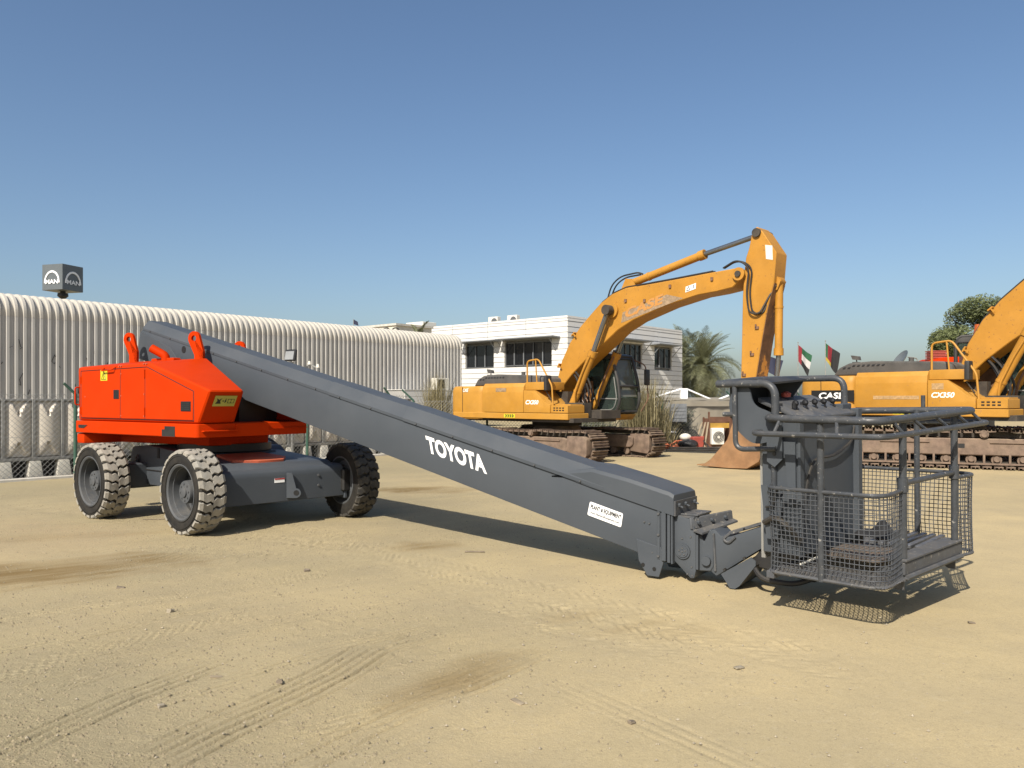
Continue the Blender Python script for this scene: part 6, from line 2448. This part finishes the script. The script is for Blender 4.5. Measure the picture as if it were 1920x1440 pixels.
def lamp_and_mast():
    T = thing('floodlight', 'black square floodlight on a thin post in front of the shed', 'floodlight', (-5.66, 20.6, 0), 0)
    F = FR(-5.66, 20.6, 0, -25)
    b = MB(F)
    b.tube([(0, 0, 0), (0, 0, 2.55)], .04, n=8)
    b.build('lamp_post', 'galv', T)
    b = MB(F)
    b.box((0, -.05, 2.72), (.34, .08, .30), Mx.Rotation(R(-12), 3, 'X'), bev=.02)
    h = b.build('lamp_head', 'black', T)
    b = MB(F)
    b.box((0, -.10, 2.715), (.27, .02, .22), Mx.Rotation(R(-12), 3, 'X'))
    b.build('lamp_glass', 'lampglass', h)
    T = thing('camera_mast', 'thin pale mast with two small camera heads beside the floodlight', 'camera mast', (-5.35, 20.9, 0), 0)
    b = MB(FR(-5.35, 20.9, 0))
    b.tube([(0, 0, 0), (0, 0, 2.45), (.08, 0, 2.5), (.24, 0, 2.42)], .022, n=6)
    b.build('mast', 'galv', T)
    for x, z in ((.06, 2.5), (.28, 2.42)):
        b = MB(FR(-5.35, 20.9, 0))
        b.cyl((x, 0, z), (x, 0, z + .09), .05, .03, n=10)
        b.build('camera_head', 'acwhite', T)
    # flag scrap on the shed ridge
    T = thing('pennant', 'tiny dark pennant on a rod above the shed eave', 'pennant', (-9.9, 49, 0), 0)
    b = MB(FR(-9.75, 49.2, 0))
    b.tube([(0, 0, 0), (0, 0, 6.5)], .02, n=5)
    b.build('rod', 'galv', T)
    MB(FR(-9.75, 49.2, 0)).loft([[(0, 0, 6.2), (0, .02, 6.2), (0, .02, 6.5), (0, 0, 6.5)], [(.3, .05, 6.1), (.3, .07, 6.1), (.25, .07, 6.35), (.25, .05, 6.35)]]).build('cloth', 'navy', T)
    # street lamp and dish, far right
    T = thing('street_lamp', 'slim far street lamp with a flat head right of the dish', 'street lamp', (44.6, 88, 0), 0)
    b = MB(FR(44.6, 88, 0))
    b.tube([(0, 0, 0), (0, 0, 5.9), (-.2, 0, 6.1)], .07, n=8)
    b.build('lamp_post', 'galv', T)
    MB(FR(44.6, 88, 0)).box((-.6, 0, 6.15), (.9, .3, .10), Mx.Rotation(R(8), 3, 'Y'), bev=.03).build('lamp_head', 'galv', T)
    T = thing('dish_antenna', 'grey dish antenna seen edge on beyond the excavator hood', 'antenna', (27.9, 57, 0), 0)
    b = MB(FR(27.9, 57, 0))
    b.tube([(0, 0, 0), (0, 0, 3.9)], .06, n=8)
    b.build('mast', 'dark', T)
    b = MB(FR(27.9, 57, 0) @ Mx.Translation((-.1, 0, 4.3)) @ Mx.Rotation(R(35), 4, 'Y') @ Mx.Rotation(R(90), 4, 'Z'))
    b.lathe([(.02, 0), (.3, .03), (.6, .12), (.78, .22), (.78, .24), (.6, .15), (.3, .06), (.02, .03)], 24)
    b.build('dish', 'signgrey', T)


lamp_and_mast()


def orange_machine():
    F = FR(13.35, 25.0, 0, -5)
    T = thing('orange_machine', 'bright orange machine with black grille slots behind the right excavator', 'machine', (13.35, 25, 0), -5)
    b = MB(F)
    b.pxz([(-.2, 1.2), (1.6, 1.2), (1.6, 2.82), (1.3, 2.95), (.1, 2.90), (-.2, 2.75)], 0, 1.6, bev=.06, seg=2)
    bd = b.build('engine_cover', 'orange', T)
    b = MB(F)
    b.bx(.25, 1.5, -.02, .02, 2.52, 2.62)
    b.bx(.25, 1.5, -.02, .02, 2.34, 2.40)
    b.build('grille_slot', 'ink', bd)
    b = MB(F)
    for k in range(6):
        b.bx(-.05, .45, .5, .9, 2.86 + k * .05, 2.89 + k * .05)
    b.bx(-.02, .42, .55, .85, 2.80, 3.14)
    b.build('ribbed_filter', 'redbox', T)
    b = MB(F)
    for x in (0, 1.3):
        b.cyl((x, .1, .5), (x, 1.5, .5), .5, n=24)
    b.build('tyre', 'rubber', T)
    b = MB(F)
    b.bx(-.6, 1.8, .3, 1.3, .5, 1.22)
    b.build('chassis', 'dark', T)


orange_machine()


def junk():
    F = FR(6.36, 25.9, 0, 6)
    T = thing('steel_cabinet', 'rusty brown open steel cabinet frame with a faded yellow board on top', 'cabinet', (6.36, 25.9, 0), 6)
    b = MB(F)
    for x in (0, .70):
        b.bx(x, x + .05, 0, .05, 0, 1.02 if x else 1.18)
        b.bx(x, x + .05, .5, .55, 0, 1.0)
    b.bx(.05, .70, 0, .04, .02, .16)
    b.bx(.05, .70, 0, .04, .86, 1.02)
    b.bx(.0, .75, .54, .56, 0, .96)
    b.bx(.75, 1.5, .05, .5, .05, 1.02)
    b.build('cabinet_frame', 'brownsteel', T)
    MB(F).bx(.06, .69, -.012, .03, .66, .82).build('yellow_board', 'yellowsign', T)
    F2 = FR(6.44, 25.78, .12, 6)
    T2 = thing('fan_unit', 'white square fan unit standing inside the brown cabinet frame', 'fan unit', (6.44, 25.78, .12), 6)
    b = MB(F2)
    b.bx(0, .42, 0, .28, 0, .54, bev=.02)
    b.build('housing', 'fanbody', T2)
    b = MB(F2)
    b.cyl((.22, -.012, .25), (.22, .02, .25), .18, n=28)
    gr = b.build('fan_opening', 'hood', T2)
    b = MB(F2)
    for r_ in (.05, .10, .145, .185):
        b.tube([(.22 + r_ * math.cos(2 * math.pi * k / 24), -.02, .25 + r_ * math.sin(2 * math.pi * k / 24)) for k in range(24)], .006, n=4, closed=True)
    b.cyl((.22, -.03, .25), (.22, -.015, .25), .035, n=12)
    b.build('fan_guard', 'acwhite', gr)
    # leaning slats
    for k, (x, lab, lean, m) in enumerate(((5.98, 'pale board leaning left of the brown cabinet, leftmost of three', .30, 'wood'), (6.12, 'pale board leaning beside the brown cabinet, middle of three', .24, 'wood'), (6.25, 'pale board leaning against the brown cabinet post', .16, 'wood'))):
        b = MB(FR(x, 25.8, 0, 0))
        b.loft([[(-lean * .6, -.1, 0), (-lean * .6 + .05, -.1, 0), (-lean * .6 + .05, -.08, 0), (-lean * .6, -.08, 0)], [(lean * .5, .1, .85), (lean * .5 + .05, .1, .85), (lean * .5 + .05, .12, .85), (lean * .5, .12, .85)]])
        tag(b.build('leaning_board', m, None), lab, 'board', 'boards leaning by the cabinet')
    b = MB(FR(6.05, 25.7, 0, 0))
    b.loft([[(.28, -.1, 0), (.33, -.1, 0), (.33, -.08, 0), (.28, -.08, 0)], [(-.25, .0, .62), (-.2, .0, .62), (-.2, .02, .62), (-.25, .02, .62)]])
    tag(b.build('dark_bar', 'dark', None), 'dark bar crossing in front of the leaning boards', 'bar')
    b = MB(FR(5.95, 25.75, 0, 12))
    b.loft([[(-.17, -.12, .0), (.17, -.12, 0), (.17, .12, 0), (-.17, .12, 0)], [(-.20, -.15, .38), (.20, -.15, .40), (.20, .15, .40), (-.20, .15, .38)]], bev=.02)
    tag(b.build('red_bin', 'redbox', None), 'faded red plastic bin between the black bag and the leaning boards', 'bin')
    b = MB(FR(5.62, 25.5, 0, 0))
    b.quads(lambda i, j: ((.30 + .05 * math.sin(5 * i * 6.28)) * math.sin(math.pi * j) * math.cos(6.28 * i), .22 * math.sin(math.pi * j) * math.sin(6.28 * i), .15 - .15 * math.cos(math.pi * j) + .02 * math.sin(20 * i)), 20, 10)
    tag(b.build('refuse_bag', 'blackbag', None), 'black refuse bag slumped in front of the red bin', 'bag')
    b = MB(FR(5.60, 25.85, .25, 0))
    b.quads(lambda i, j: (.16 * math.sin(math.pi * j) * math.cos(6.28 * i) * (1 + .2 * math.sin(15 * i)), .14 * math.sin(math.pi * j) * math.sin(6.28 * i), .12 - .12 * math.cos(math.pi * j)), 16, 8)
    tag(b.build('white_sack', 'acwhite', None), 'small pale sack behind the black refuse bag', 'sack')
    rng = random.Random(5)
    b = MB(FR(5.15, 25.7, 0, 0))
    for k in range(26):
        p = V((rng.uniform(-.42, .42), rng.uniform(-.2, .2), rng.uniform(.02, .12)))
        pts = [p]
        for j in range(3):
            pts.append(pts[-1] + V((rng.uniform(-.2, .2), rng.uniform(-.1, .1), rng.uniform(-.06, .09))))
            pts[-1].z = max(.02, min(.26, pts[-1].z))
        b.tube(pts, .022, n=4)
    tag(b.build('safety_net', 'orangenet', None), 'heap of crumpled orange safety netting right of the excavator track', 'netting')
    for k, (x0, x1, y, z, lab) in enumerate(((4.75, 6.6, 24.6, .0, 'long weathered plank on the ground, nearest of the pile'), (4.9, 6.7, 24.85, .05, 'long weathered plank on the ground, upper one of the pile'), (5.2, 6.8, 25.1, .0, 'short weathered plank at the back of the pile'))):
        b = MB(FR((x0 + x1) / 2, y, z, 3 - 2 * k))
        b.bx(-(x1 - x0) / 2, (x1 - x0) / 2, -.11, .11, .01, .055, bev=.006)
        tag(b.build('plank', 'wood', None), lab, 'plank', 'planks lying by the junk')
    b = MB(FR(5.55, 26.75, .84, 6))
    for k in range(5):
        b.bx(-.26, .26, -.02, .0, k * .115, k * .115 + .10)
    b.bx(-.30, .30, .0, .02, -.02, .60)
    tag(b.build('white_board', 'awning', None), 'small white slatted board hung on the fence behind the green post', 'board')
    b = MB(FR(5.15, 26.2, .50, 4))
    b.bx(-.20, .22, -.02, .02, 0, .05)
    tag(b.build('white_stick', 'white', None), 'short white batten stuck in the dark brush', 'batten')
    # heap of spoil under the right machine's track
    b = MB(FR(11.2, 17.6, .05, 0))
    b.quads(lambda i, j: (.5 * math.sin(math.pi * j * .5) * math.cos(6.28 * i) * (1 + .2 * math.sin(19 * i)), .3 * math.sin(math.pi * j * .5) * math.sin(6.28 * i), .16 * math.cos(math.pi * j * .5) + .02 * math.sin(14 * i + 9 * j)), 18, 6)
    tag(b.build('spoil_heap', 'stone', None), 'small heap of sandy spoil by the right excavator track', 'spoil heap')


junk()
